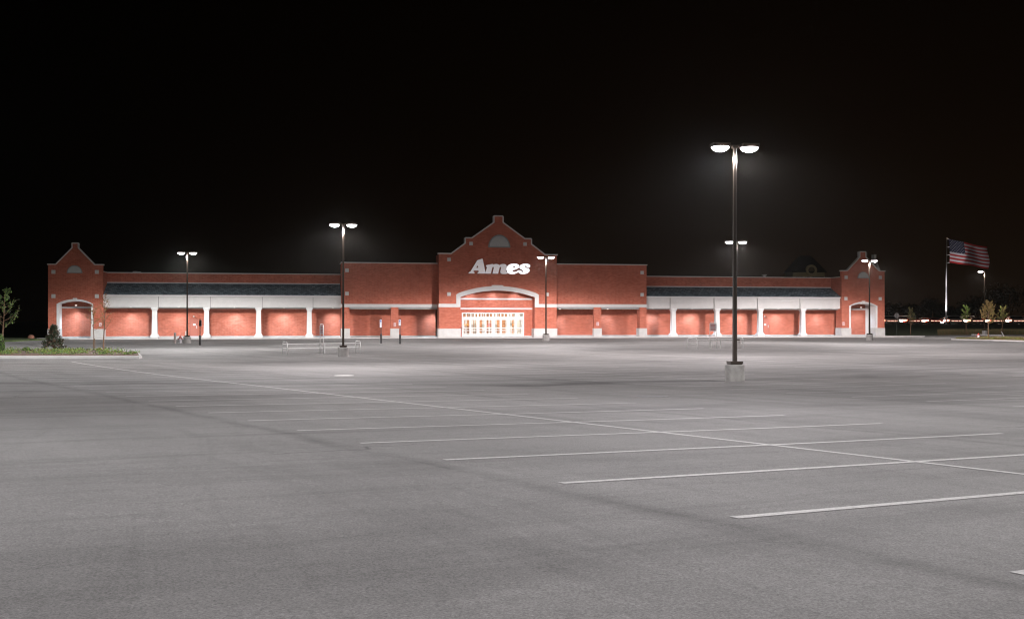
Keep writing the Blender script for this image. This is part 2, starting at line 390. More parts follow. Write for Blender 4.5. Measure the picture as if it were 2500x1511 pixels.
# ------------------------------------------------------------------ the store
store = thing('store_building', 'long red brick store with white arcades, three stepped gables and lit glass entrance', 'building', (0, D0, Z0), AL)
def P(name, mb, m, parent=store, **k): return mb.build(name, m, parent, **k)
def arc(xl, xr, zs, zc, n=14):
    c = (xr-xl)/2; h = zc-zs; rr = (c*c+h*h)/(2*h); cx = (xl+xr)/2; cz = zc-rr; a0 = math.asin(c/rr)
    return [(cx+rr*math.sin(-a0+2*a0*i/n), cz+rr*math.cos(-a0+2*a0*i/n)) for i in range(n+1)]
NB = 3.3                                          # arcade depth
def block(px, py, n, parent, sz=.47):
    x = SL(px, n); z = ZL(px, py, n)
    P('accent_block', MB().box(x-sz/2, x+sz/2, -n-.05, -n+.05, z-sz/2, z+sz/2), STUC, parent)
def vent(xc, zb, w, h, n, parent, fw):
    def half(ww, hh, z0, k=18): return [(xc-ww/2*math.cos(math.pi*i/k), z0+hh*math.sin(math.pi*i/k)) for i in range(k+1)]
    f = P('gable_vent', MB().prism(half(w, h, zb), -n-.10, -n+.02), VENTF, parent)
    P('vent_panel', MB().prism(half(w-2*fw, h-1.6*fw, zb+fw*.8), -n-.14, -n-.101), VENTM, f)
def coping(pts, n, th, over, parent, t=.14):
    "metal cap following the open outline pts (x,z) along the wall head"
    mb = MB()
    for i in range(len(pts)-1):
        a = Vector(pts[i]); b = Vector(pts[i+1]); d = (b-a).normalized(); q = Vector((-d.y, d.x))
        if q.y < 0 and abs(d.x) > .05: q = -q
        if abs(d.x) <= .05: q = Vector((-1 if d.y > 0 else 1, 0))
        e = d*.0
        pa, pb = a-e, b+e
        mb.prism([tuple(pa-q*.06), tuple(pb-q*.06), tuple(pb+q*(t-.06)), tuple(pa+q*(t-.06))], -n-over-.002*i, -n+th+over+.002*i)
    P('coping', mb, COPE, parent)
# -- end towers
def tower(xs, ztop, gable, zbase_px, archx, zs, zc, squares, ventp, right=False, pxref=0):
    t = None
    x0, x1 = xs; n = 0
    # outline with the arch notch cut from below
    ax0, ax1 = archx
    out = [(x0, 0), (x0, ztop)] + gable + [(x1, ztop), (x1, 0), (ax1, 0)] + arc(ax0, ax1, zs, zc)[::-1] + [(ax0, 0)]
    t = P('tower', MB().prism(out, 0, .5), BRICK)
    # lower piers behind the front, and their base courses
    for (a, b) in ((x0, ax0), (ax1, x1)):
        P('pier', MB().box(a+.003, b-.003, .5, 1.7, 0, zs+.4), BRICK, t)
        P('pier_base', MB().box(a-.06, b+.06, -.06, 1.76, 0, 1.12), BASEM, t)
    # arch surround
    w = .25
    ring = [(ax0-w, 1.12), (ax0-w, zs)] + arc(ax0-w, ax1+w, zs, zc+w)[1:-1] + [(ax1+w, zs), (ax1+w, 1.12), (ax1, 1.12)] + arc(ax0, ax1, zs, zc)[::-1] + [(ax0, 1.12)]
    P('arch_surround', MB().prism(ring, -.05, .02), STUC2, t)
    lin = [(ax0, 1.12)] + arc(ax0, ax1, zs, zc) + [(ax1, 1.12)] + [(ax1-.03, 1.12)] + arc(ax0+.03, ax1-.03, zs, zc-.03)[::-1] + [(ax0+.03, 1.12)]
    P('arch_lining', MB().prism(lin, .021, 1.7), STUC2, t)
    kx = (ax0+ax1)/2
    P('keystone', MB().prism([(kx-.18, zc-.02), (kx-.26, zc+w+.12), (kx+.26, zc+w+.12), (kx+.18, zc-.02)], -.12, 0), STUC2, t)
    for s_ in squares: block(s_[0], s_[1], 0, t)
    vent(*ventp, 0, t, .12)
    coping([(x0-.12, ztop), gable[0]]+gable[1:]+[(x1+.12, ztop)], 0, .5, .06, t)
    return t
SHADELINE = mat('shade_line_grey', (.12, .12, .115), .8)
zt_l = ZL(184, 646, 0)
Ls = SL(117.5); Le = SL(251)
def gpts(l, z0): return [(SL(p), ZL(p, q)) for p, q in l]
gl = [(SL(136), zt_l), (SL(176), ZL(176, 605.5)), (SL(175.8)-.02, ZL(176, 594)), (SL(191), ZL(191, 594)), (SL(191), ZL(191, 605.5)), (SL(231), zt_l)]
tw = tower((Ls, Le), zt_l, gl, 0, (SL(143.5), SL(222.8)), ZL(184, 742), ZL(184, 735),
      [(130.5, 664), (236.4, 664), (130.5, 723), (236.4, 723)], (SL(182.3), ZL(182, 667), 1.85, .98))
tw['label'] = 'left end tower'
zt_r = ZL(2107, 661.6, 0)
Rs = SL(2055); Re = SL(2159.5)
gr = [(SL(2068.6), zt_r), (SL(2099.5), ZL(2100, 628)), (SL(2099.5)-.02, ZL(2100, 615)), (SL(2113.5), ZL(2113, 615)), (SL(2113.5), ZL(2113, 628)), (SL(2146.6), zt_r)]
tw2 = tower((Rs, Re), zt_r, gr, 0, (SL(2077), SL(2138)), ZL(2107, 747), ZL(2107, 741),
      [(2065.5, 677), (2149, 677.5), (2065, 729), (2148.7, 729.5)], (SL(2107), ZL(2107, 679.5), 1.75, .95), True)
tw2['label'] = 'right end tower'
# right tower: its east side gable (grey back seen over the front one) and open side arch
zc_ = ZL(2130, 619); d_ = 5.4
eg = [(.5, zt_r-3.6), (.5, zt_r), (1.0, zt_r), (2.3, zc_-.75), (2.3, zc_), (3.1, zc_), (3.1, zc_-.75), (4.5, zt_r), (d_, zt_r), (d_, zt_r-3.6)]
P('side_gable', MB().prism(eg, Re-.35, Re, axis='x'), COPE, tw2)
P('side_pier', MB().box(Re-.9, Re-.003, NB+.3, d_, 0, zt_r-3.6), STUC2, tw2)
P('side_header', MB().box(Re-.36, Re-.01, 1.7, NB+.3, ZL(2107, 745), zt_r-3.6), BRICK, tw2)
# wing-height side walls behind the towers and roof body
zpl = ZL(500, 668.5, -NB); zpr = ZL(1800, 677.5, -NB)
ZSO = ZL(600, 750.8, -.5)                         # fascia underside
def wing(xa, xb, zp, cols, pan, left):
    w = P('parapet_wall', MB().box(xa, xb, NB, NB+.4, ZSO+.3, zp), BRICK)
    P('coping', MB().box(xa-.1, xb+.1, NB-.08, NB+.5, zp, zp+.12), COPE, w)
    zr = ZL(500 if left else 1800, 692 if left else 701.5, -NB); ze = ZL(500 if left else 1800, 719.3 if left else 723.3, -.3)
    rf = P('arcade_roof', MB().prism([(NB-.01, zr), (.25, ze), (.25, ze-.06), (NB-.01, zr-.10)], xa+.02, xb-.02, axis='x'), SHING)
    P('roof_flashing', MB().box(xa+.02, xb-.02, NB-.08, NB-.002, zr-.02, zr+.10), COPE, rf)
    fa = P('fascia', MB().box(xa, xb, .5, .9, ZSO, ze-.07), STUC)
    P('fascia_cornice', MB().box(xa, xb, .28, .498, ze-.24, ze-.065), STUC2, fa)
    P('beam', MB().box(xa+.1, xb-.1, .95, 1.15, ZSO-.14, ZSO-.005), CEIL, fa)
    P('soffit', MB().box(xa, xb, .9, NB, ZSO+.02, ZSO+.1), CEIL, fa)
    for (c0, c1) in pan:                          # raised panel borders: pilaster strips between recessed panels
        P('panel_shade_line', MB().box(c1+.001, c1+.05, .47, .499, ZSO+.02, ze-.26) if left else MB().box(c0-.05, c0-.001, .47, .499, ZSO+.02, ze-.26), SHADELINE, fa)  # dark grey strip puts in the shadow line beside each pilaster
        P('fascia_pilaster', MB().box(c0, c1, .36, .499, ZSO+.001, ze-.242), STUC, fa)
    for c in cols:
        mb = MB(); zt0 = ZSO-.005
        mb.lathe([(.50, 0), (.50, .28), (.48, .30), (.40, .36), (.36, .50), (.34, .52), (.285, zt0-.45), (.29, zt0-.40), (.34, zt0-.36), (.34, zt0-.28), (.40, zt0-.2), (.42, zt0-.16), (.42, zt0)], c, .72, 32, sq=True)
        P('column', mb, STUC2)
    P('back_wall', MB().box(xa, xb, NB+.003, NB+.35, 0, ZSO+.28), BRICK)
    P('wall_plinth', MB().box(xa, xb, NB-.04, NB+.001, 0, .16), SIDEW)
colL = [SL(p, -.7) for p in (377.8, 504.5, 631.3, 755.2)]
colR = [SL(p, -.7) for p in (1643.4, 1750.3, 1855.5, 1959.4)]
def pil(cols, left):
    return [(c-.48 if left else c-.50, c+.45) for c in cols]
wing(Le, SL(833), zpl, colL, pil(colL, True), True)
wing(SL(1579), Rs, zpr, colR, pil(colR, False), False)
for (a, zz) in ((Le, zpl), (Rs, zpr)):
    w_ = (a-.35, a-.002) if a == Le else (a+.002, a+.35)
    P('side_wall', MB().box(*w_, .5, NB+.4, ZSO+.02, zz), BRICK)
    P('coping', MB().box(w_[0]-.06, w_[1]+.06, .56, NB-.09, zz+.002, zz+.122), COPE)
# tower back walls (behind the arches) with white band
for (a, b, zsx) in ((Ls, Le, 184), (Rs, SL(2113, -NB), 2107)):
    w = P('back_wall', MB().box(a+.01, b-.005, NB+.006, NB+.35, 0, ZSO+2.4), BRICK)
    P('wall_band', MB().box(a+.01, b-.01, NB-.05, NB+.005, ZSO-.12, ZSO+.12), STUC, w)
    P('wall_plinth', MB().box(a+.01, b-.01, NB-.04, NB+.001, 0, .16), SIDEW, w)
    P('tower_ceiling', MB().box(a+.36, (Re if a == Rs else b)-.37, 1.71, NB-.06, ZSO+2.2, ZSO+2.3), CEIL)
P('wall_end', MB().box(SL(2113, -NB)-.003, SL(2113, -NB)+.42, NB-.02, NB+.5, 0, ZSO+2.4), STUC2)
# -- flanks
def flank(x0, x1, ztop, zb0, zb1, zop, piers, squares, xend):
    w = P('front_wall', MB().box(x0, x1, 0, .4, zb0, ztop), BRICK)
    P('coping', MB().box(x0-.1, x1+.1, -.07, .5, ztop, ztop+.13), COPE, w)
    P('band', MB().box(x0-.05, x1+.05, -.06, .45, zb0-.42, zb0+.001), STUC, w)
    P('soffit', MB().box(x0, x1, .45, NB, zop+.02, zop+.12), CEIL, w)
    P('soffit_edge', MB().box(x0, x1, .25, .44, zb0-.42-.24, zb0-.422), CEIL, w)
    for (a, b, dp) in piers:
        p = P('pier', MB().box(a, b, .02, dp, 0, zb0-.421), BRICK, w)
        P('pier_base', MB().box(a-.07, b+.07, -.06, dp+.06, 0, 1.12), BASEM, w)
    for s_ in squares: block(s_[0], s_[1], 0, w)
    P('back_wall', MB().box(x0, x1, NB, NB+.4, 0, ztop-.3), BRICK)
    P('wall_plinth', MB().box(x0+.01, x1-.01, NB-.05, NB-.001, 0, .16), SIDEW)
    if xend is not None:
        a, b = xend
        P('side_wall', MB().box(a, b, .401, NB-.002, zop+.13, ztop), BRICK, w)
        P('coping', MB().box(a-.08, b+.08, .5, NB+.4, ztop+.003, ztop+.133), COPE, w)
zbl = ZL(950, 742.4); zbr = ZL(1470, 742.8)
FL0, FL1 = SL(834), SL(1071)
flank(FL0, FL1, ZL(950, 643.3), zbl, 0, zbl-.58, [(FL0, SL(853), 1.0), (SL(954.3), SL(973), .5)], [(847, 660), (847, 716.8)], (FL0+.002, FL0+.35))
FR0, FR1 = SL(1359.5), SL(1578.5)
flank(FR0, FR1, ZL(1470, 647), zbr, 0, zbr-.58, [(SL(1450.3), SL(1468), .5), (SL(1562), FR1, 1.3)], [(1567.5, 665.8), (1567.5, 719.5)], (FR1-.35, FR1-.002))
# -- centre gable
NC = 1.5
def c(px, py): return (SL(px, NC), ZL(1215 if 0 else px, py, NC))
x0, x1 = SL(1071.7, NC), SL(1359.3, NC)
cxm = (x0+x1)/2
hz = lambda py: ZL(1215, py, NC)
half = [(SL(1101.6, NC), hz(621)), (SL(1136, NC), hz(595.2)), (SL(1136, NC), hz(582.3)), (SL(1152.3, NC), hz(582.3)), (SL(1206.2, NC), hz(543.5)), (SL(1206.2, NC), hz(528))]
gx_ = [(x0, hz(621))] + half
gxr = [(2*cxm-p, q) for p, q in gx_][::-1]
top = gx_ + gxr
ai0, ai1 = SL(1124, NC), SL(1305.5, NC)
zsp, zcr = hz(725.5), hz(709.5)
outl = [(x0, 0)] + top + [(x1, 0), (ai1, 0)] + arc(ai0, ai1, zsp, zcr, 28)[::-1] + [(ai0, 0)]
cg = P('entrance_gable', MB().prism(outl, -NC, -NC+.6), BRICK)
coping([(x0-.12, hz(621))]+top[1:-1]+[(x1+.12, hz(621))], NC, .6, .06, cg, .16)
P('gable_back', MB().box(x0+.01, x1-.01, -NC+.6, 1.6, ZSO+3.2, hz(623)), BRICK, cg)
P('gable_return', MB().box(x0+.003, x0+.4, -NC+.6, 0.2, 0, ZSO+3.3), BRICK, cg)
P('gable_return', MB().box(x1-.4, x1-.003, -NC+.6, 0.2, 0, ZSO+3.3), BRICK, cg)
vent(SL(1218.7, NC), hz(604.7), 3.0, 1.72, NC, cg, .22)
for q in ((1150, 595), (1281.7, 596), (1096.2, 633.8), (1334.5, 634.5), (1096.2, 718), (1335.5, 718.8)): block(*q, NC, cg)
w = .55; zb = hz(742); zbb = hz(750.2)
ring = [(x0-.05, zbb), (x0-.05, zb), (ai0-w, zb), (ai0-w, zsp+.35)] + arc(ai0-w, ai1+w, zsp+.42, zcr+.60, 28)[1:-1] + [(ai1+w, zsp+.35), (ai1+w, zb), (x1+.05, zb), (x1+.05, zbb), (ai1, zbb)] + arc(ai0, ai1, zsp, zcr, 28)[::-1] + [(ai0, zbb)]
P('arch_surround', MB().prism(ring, -NC-.07, -NC+.01), STUC, cg)
P('keystone', MB().prism([(cxm-.75, zcr+.02), (cxm-.95, zcr+.72), (cxm+.95-.3, zcr+.72), (cxm+.6, zcr+.02)], -NC-.11, -NC-.06), STUC, cg)
for a, b in ((x0, ai0), (ai1, x1)):
    P('pier_base', MB().box(a-.09, b+.05, -NC-.09, -NC+1.6, 0, 1.12), BASEM, cg)
# recess
NR = -.1                                          # recess wall plane
r0, r1 = ai0-.02, ai1+.02
dx0, dx1 = SL(1127.4, NR), SL(1279.2, NR); dzt = ZL(1200, 763.2, NR)
P('recess_reveal', MB().box(r0-.5, r0, -NC+.601, -NR, 0, zcr+.4), BRICK, cg)
P('recess_reveal', MB().box(r1, r1+.5, -NC+.601, -NR, 0, zcr+.4), BRICK, cg)
rw = [(r0, 0), (r0, zcr+.4), (r1, zcr+.4), (r1, 0), (dx1, 0), (dx1, dzt), (dx0, dzt), (dx0, 0)]
ew = P('entrance_wall', MB().prism(rw, -NR, -NR+.3), BRICK)
for py in (730, 753.6): P('wall_band', MB().box(r0+.01, r1-.01, -NR-.06, -NR+.001, ZL(1215, py+1.9, NR), ZL(1215, py-1.9, NR)), STUC, ew)
P('wall_plinth', MB().box(dx1+.02, r1-.01, -NR-.04, -NR-.001, 0, .15), SIDEW, ew)
P('recess_ceiling', MB().box(r0, r1, -NC+.601, -NR-.001, zcr+.3, zcr+.39), CEIL, cg)
# entrance: frame, four pairs of glazed doors, transom
FRM = mat('white_aluminium', (.72, .72, .71), .4)
def glassm():
    m = bpy.data.materials.new('clear_glass'); m.use_nodes = True; t = m.node_tree; t.nodes.clear()
    o = nd(t, 'ShaderNodeOutputMaterial'); a = nd(t, 'ShaderNodeBsdfTransparent'); g = nd(t, 'ShaderNodeBsdfGlossy'); g.inputs[1].default_value = .03
    a.inputs[0].default_value = (.95, .94, .92, 1); x = nd(t, 'ShaderNodeMixShader'); x.inputs[0].default_value = .06
    t.links.new(a.outputs[0], x.inputs[1]); t.links.new(g.outputs[0], x.inputs[2]); t.links.new(x.outputs[0], o.inputs[0]); return m
GLASS = glassm()
yf = -NR
def entrance(x0, x1, zt_, y, zdo, nm, front=True):
    mb = MB(); W_ = x1-x0; fw = .13
    mb.box(x0, x0+fw, y-.06, y+.08, 0, zt_); mb.box(x1-fw, x1, y-.06, y+.08, 0, zt_)
    mb.box(x0+fw, x1-fw, y-.06, y+.08, zt_-.12, zt_); mb.box(x0+fw, x1-fw, y-.06, y+.08, zdo, zdo+.26)
    xs = [x0+fw+(W_-2*fw)*i/4 for i in range(5)]
    for x in xs[1:-1]: mb.box(x-.085, x+.085, y-.055, y+.075, 0, zdo-.001); mb.box(x-.085, x+.085, y-.055, y+.075, zdo+.261, zt_-.121)
    for k in range(4):
        for q in (1, 2, 3):
            x = xs[k]+(xs[k+1]-xs[k])*q/4; mb.box(x-.04, x+.04, y-.04, y+.06, zdo+.261, zt_-.121)
    fo = P(nm, mb, FRM)
    P('transom_glass', MB().box(x0+fw, x1-fw, y+.005, y+.015, zdo+.262, zt_-.122), GLASS, fo)
    for k in range(4):
        for q in range(2):
            a = xs[k]+.09; b = xs[k+1]-.09; m_ = (a+b)/2
            da, db = (a, m_-.01) if q == 0 else (m_+.01, b)
            mb = MB(); st = .11
            mb.box(da, da+st, y-.02, y+.03, .02, zdo-.01); mb.box(db-st, db, y-.02, y+.03, .02, zdo-.01)
            mb.box(da+st, db-st, y-.02, y+.03, zdo-.13, zdo-.01); mb.box(da+st, db-st, y-.02, y+.03, .02, .26)
            for zz in (.37, .79, 1.12): mb.box(da+st, db-st, y-.018, y+.028, zz, zz+.09)
            d = P('door' if front else 'inner_door', mb, FRM)
            P('door_glass', MB().box(da+st, db-st, y+.004, y+.012, .261, zdo-.131), GLASS, d)
            if front:
                P('push_bar', MB().tube([(da+.06, y-.09, .86), (db-.06, y-.09, .86)], .022, 6), GALV, d)
    return xs
zdo = ZL(1200, 778.5, NR)
exs = entrance(dx0, dx1, dzt, yf, zdo, 'entrance_frame')
# vestibule and lit interior
IW = mat('interior_wall', (.75, .74, .70), .8); IT = mat('interior_tan', (.70, .36, .20), .8, noise=.2, nscale=2); IF = mat('interior_floor', (.45, .43, .40), .3)
entrance(dx0+.1, dx1-1.6, dzt, yf+3.2, zdo, 'inner_frame', False)
mb = MB(); mb.box(dx0-.3, dx1+.3, yf+.3, yf+9, -.12, -.01); P('vestibule_floor', mb, IF)
P('vestibule_wall', MB().box(dx1-1.45, dx1-1.2, yf+2.2, yf+3.9, 0, dzt+.1), IW)
P('vestibule_wall', MB().box(dx0-.35, dx0-.12, yf+.301, yf+9, 0, dzt+.4), IW)
P('vestibule_wall', MB().box(dx1+.12, dx1+.35, yf+.301, yf+9, 0, dzt+.4), IW)
P('sales_back_wall', MB().box(dx0-.3, dx1+.3, yf+7.9, yf+8.1, 0, dzt+.4), IT)
P('vestibule_ceiling', MB().box(dx0-.34, dx1+.34, yf+.301, yf+9.2, dzt+.42, dzt+.5), IW)
# interior clutter seen through the glass: posts, counters
mb = MB()
for i, f_ in enumerate((.31, .66)): mb.box(dx0+(dx1-dx0)*f_, dx0+(dx1-dx0)*f_+.22, yf+6.0, yf+6.25, 0, dzt+.41)
P('interior_post', mb, IW)
mb = MB(); mb.box(dx0+1, dx0+3.2, yf+7, yf+7.8, 0, 1.0); mb.box(dx0+4.6, dx0+6.2, yf+7, yf+7.8, 0, 1.1); P('checkout_counter', mb, mat('counter_wood', (.3, .13, .05), .6))
EL = mat('fluorescent', (1, 1, 1), .5, emit=(1, .97, .9), es=9)
for k, (fx, dy) in enumerate(((.2, 1.5), (.5, 1.5), (.8, 1.5), (.25, 5.5), (.6, 5.5), (.85, 5.5))):
    x = dx0+(dx1-dx0)*fx
    P('ceiling_panel', MB().box(x-.6, x+.6, yf+dy-.3, yf+dy+.3, dzt+.37, dzt+.415), EL)
    l = light('entrance_light', 'AREA', (x, yf+dy, dzt+.34), P_INT*(.36 if dy < 3 else 1.7), (1, .95, .87), store, shape='RECTANGLE', size=1.2, size_y=.6)
for k, (fx, col_) in enumerate(((.105, 0), (.145, 0), (.84, 0), (.89, 0))):
    x = dx0+(dx1-dx0)*fx; P('warning_lamp', MB().ico((x, yf+2.9 if k != 1 else yf+2.8, 1.62), .075), mat('amber_lamp', (1, .4, .05), .5, emit=(1, .36, .03), es=2))
# poster on the door
POST = mat('poster_white', (.62, .52, .55), .6); PINK = mat('poster_red', (.5, .05, .09), .6)
px_ = (SL(1186.7, NR), SL(1200, NR)); pz_ = (ZL(1190, 797.5, NR), ZL(1190, 788, NR))
notice = thing('door_notice', 'large red and white notice pasted on a glass entrance door', 'notice', (0, D0, Z0), AL)
MB().box(px_[0], px_[1], yf-.035, yf-.024, pz_[0], pz_[1]).build('sheet', POST, notice)
cxn = px_[0]+.16; czn = pz_[1]-.17
MB().lathe([(.05, 0), (.13, 0), (.13, .006), (.05, .006)], 0, 0, 20).build('ring_mark', PINK, notice)
notice.children[-1].location = (cxn, yf-.037, czn); notice.children[-1].rotation_euler = (R(90), 0, 0)
mb = MB()
for k, (a, b, zz) in enumerate(((.34, .95, .10), (.34, .85, .2), (.08, .92, .33), (.08, .8, .42))):
    mb.box(px_[0]+a*(px_[1]-px_[0]), px_[0]+b*(px_[1]-px_[0]), yf-.041, yf-.036, pz_[1]-zz-.03, pz_[1]-zz+.012)
mb.build('print', PINK, notice)
# -- exit doors on the wings, painted brick red
PDOOR = mat('brick_red_paint', (.40, .115, .075), .6)
def exit_door(pa, pb, pyt, sign, lampx):
    a, b = SL(pa, -NB), SL(pb, -NB); zt_ = ZL(pa, pyt, -NB); y = NB
    d = P('exit_door', MB().box(a, b, y-.03, y+.002, .16, zt_), PDOOR)
    fr_ = MB(); fr_.box(a-.07, a-.002, y-.07, y+.003, .16, zt_+.06); fr_.box(b+.002, b+.07, y-.07, y+.003, .16, zt_+.06); fr_.box(a, b, y-.07, y+.003, zt_+.001, zt_+.06)
    P('door_frame', fr_, mat('door_frame_red', (.33, .09, .06), .6), d)
    P('door_step', MB().box(a-.05, b+.05, y-.4, y-.05, .0, .14), mat('white_step', (.6, .57, .6), .7), d)
    P('handle', MB().box(b-.14, b-.08, y-.09, y-.031, 1.15, 1.55), GALV, d)
    P('door_sign', MB().box(sign[0]-.16, sign[0]+.16, y-.045, y-.032, sign[1]-.12, sign[1]+.12), WHITEP, d)
    P('wall_lamp', MB().ico((lampx, y-.12, zt_+.32), .11), STUC2)
    P('wall_lamp', MB().tube([(lampx+.05, y-.1, zt_+.28), (lampx+.35, y-.2, zt_+.15)], .03, 6), BRONZE)
exit_door(465, 482.5, 778.5, (SL(474.5, -NB), ZL(474, 792.5, -NB)), SL(473, -NB))
exit_door(1864.3, 1876.8, 778, (SL(1867.5, -NB), ZL(1867, 792.5, -NB)), SL(1866, -NB))
# -- downlights in the soffits
DL = mat('downlight_lens', (1, 1, 1), .5, emit=(1, .9, .82), es=5)
def down(px, power, zc0, yy=None, col=(.66, .84, 1.0), cone=130, n=-NB):
    x = SL(px, n); y = (NB-1.2) if yy is None else yy
    P('downlight', MB().lathe([(.13, zc0-.03), (.13, zc0)], x, y, 16), DL)
    l = light('downlight_beam', 'SPOT', (x, y, zc0-.06), power, col, store, spot_size=R(cone), spot_blend=.95, shadow_soft_size=.10)
zw = ZSO+.02
for px, k in ((322, 1.1), (438, .75), (574, 1.15), (694, 1.2), (812, 1.0)): down(px, P_CAN*k, zw)
for px, k in ((1588, 1.1), (1683, 1.15), (1800, 1.0), (1892, 1.0), (1993, .8)): down(px, P_CAN*k, zw)
down(190, P_CAN*1.25, ZSO+.25)
down(2092, P_CAN*.5, ZSO+.25)
zfl = zbl-.56
down(1056, P_CAN*1.25, zfl); down(1362, P_CAN*.9, zfl, cone=120); down(1478, P_CAN*.9, zfl)
for px in (1150, 1205, 1260): down(px, P_ENT, zcr+.28, yy=-NC+.95, cone=120, n=1.0)
# roof body behind the parapets, so the store is solid
P('flat_roof', MB().box(Ls+.36, SL(2129, -NB), NB+.401, 62, ZSO+1.0, ZSO+1.15), mat('roof_membrane', (.1, .1, .1), .9))
P('rear_wall', MB().box(Ls+.2, SL(2129, -NB), 62.01, 62.4, 0, ZSO+1.2), BRICK)
P('end_wall', MB().box(Ls+.002, Ls+.35, .51, 62, ZSO-.5, ZSO+1.2), BRICK)
P('end_wall', MB().box(SL(2129, -NB)-.9, SL(2129, -NB)-.5, NB+.6, 62, 0, ZSO+1.2), BRICK)
# small rooftop units
for px, py, s_ in ((330, 665.5, .35), (340, 666.3, .25), (1866, 673, .4)):
    x = SL(px, -NB-3); z = ZL(px, py, -NB-3)
    P('roof_vent', MB().lathe([(.18, ZSO+1.1), (.18, z), (s_, z+.02), (s_*.8, z+.16)], x, NB+3, 12), GALV)
# -- letter sign (outlines in sign pixels, traced from the real letters)
sA = [[(165, 797), (205, 745), (238, 738), (450, 385), (455, 360), (640, 300), (650, 325), (728, 690), (742, 745), (742, 797), (470, 797), (486, 752), (522, 740), (503, 697), (365, 697), (342, 722), (348, 745), (382, 762), (372, 797)], [(484, 530), (430, 605), (500, 605)]]
sM = [[(755, 540), (775, 515), (985, 472), (998, 495), (1060, 477), (1120, 474), (1180, 488), (1200, 512), (1225, 498), (1280, 476), (1340, 470), (1410, 480), (1445, 520), (1455, 580), (1420, 700), (1424, 722), (1452, 728), (1490, 775), (1470, 793), (1400, 805), (1300, 806), (1250, 785), (1232, 735), (1265, 600), (1250, 572), (1232, 575), (1212, 600), (1162, 797), (975, 797), (1020, 600), (1005, 572), (985, 575), (968, 600), (920, 797), (744, 797), (746, 745), (795, 580), (760, 565)]]
sE = [[(1440, 650), (1455, 580), (1500, 515), (1580, 472), (1680, 458), (1780, 462), (1848, 490), (1866, 540), (1846, 600), (1790, 640), (1700, 668), (1640, 668), (1656, 728), (1722, 734), (1800, 704), (1850, 668), (1868, 680), (1835, 745), (1720, 800), (1620, 808), (1530, 793), (1470, 745)], [(1640, 600), (1680, 548), (1742, 530), (1718, 584)]]
sS = [[(1878, 540), (1910, 498), (1990, 465), (2100, 455), (2190, 470), (2232, 520), (2228, 560), (2190, 588), (2120, 566), (2070, 516), (2040, 548), (2105, 596), (2180, 605), (2215, 660), (2200, 725), (2130, 780), (2010, 806), (1900, 795), (1842, 752), (1862, 712), (1885, 668), (1940, 700), (1976, 746), (2006, 712), (1956, 656), (1895, 625), (1872, 590)]]
DIMGLOW = mat('letter_face_added_glow', (.85, .79, .80), .35, emit=(1, .93, .94), es=.13); LIT = mat('letter_face_lit', (.9, .9, .92), .4, emit=(.97, .97, 1), es=1.1)  # first two letters are off; a faint glow is added to brighten their faces
SIDE = mat('letter_side', (.012, .01, .01), .6)
sign = thing('letter_sign', 'big italic letter sign reading Ames on the middle gable, last two letters glowing', 'sign', (0, D0, Z0), AL)
def letter(loops, facem, glyph):
    def cv(p): q = 1130+p[0]/13.69; r = 610+p[1]/13.69; return (SL(q, NC), ZL(1215, r+.3, NC))
    L_ = [[cv(p) for p in l] for l in loops]
    ys = -NC-.32
    o = MB().prism(L_, ys, -NC-.08).build('letter', SIDE, sign)
    MB().prism(L_, ys-.03, ys-.002).build('letter_face', facem, o)
    return o
letter(sA, DIMGLOW, 'A'); letter(sM, DIMGLOW, 'm'); letter(sE, LIT, 'e'); letter(sS, LIT, 's')
# -- small signs on the piers
def wall_sign(pa, pb, ya, yb, label, n=0.0):
    a, b = SL(pa, n), SL(pb, n); z0, z1 = ZL(pa, yb, n), ZL(pa, ya, n)
    t = thing('wall_sign', label, 'sign', (0, D0, Z0), AL, 'small signs on the brick piers')
    MB().box(a, b, -n-.04, -n+.018, z0, z1).build('sign_panel', mat('sign_pink_white', (.62, .52, .53), .5), t)
    mb = MB(); h = z1-z0
    for k in range(4): mb.box(a+.06, b-.06-.03*(k % 2), -n-.046, -n-.041, z1-h*(.22+.2*k)-.025, z1-h*(.22+.2*k)+.02)
    mb.build('sign_print', mat('sign_red', (.35, .06, .07), .5), t)
wall_sign(242, 248, 788, 797.5, 'small pale sign on the left tower pier behind the saplings')
wall_sign(961.3, 966.8, 788, 796.8, 'small pinkish sign on the brick pier between two accessible parking signs')
wall_sign(1456.4, 1462, 786.5, 795, 'small pinkish sign on the brick pier right of the entrance gable')
wall_sign(2055.9+1, 2061.5, 786, 794.4, 'small pale sign on the right tower pier beside its arch')
# ------------------------------------------------------------------ sidewalk in front of the store
mb = MB(); sw = []
s0, s1 = Ls-1.0, Re+5.5
pts = [(s0, .2), (s0, -1.6), (SL(180), -3.3), (SL(250), -2.9), (SL(330), -2.4), (SL(1060), -2.2), (SL(1120), -3.8), (SL(1200), -4.6), (SL(1290), -3.6), (SL(1340), -2.6), (SL(2040), -2.6), (SL(2100), -3.0), (SL(2236), -2.4), (SL(2236), -1.0), (Re+.3, -.4), (Re+.3, NB+.3), (Ls, NB+.3)]
o = MB().prism(pts, -.35, -.002, axis='z').build('sidewalk', SIDEW); o.location = (0, D0, Z0); o.rotation_euler = (0, 0, AL); tag(o, kind='structure')
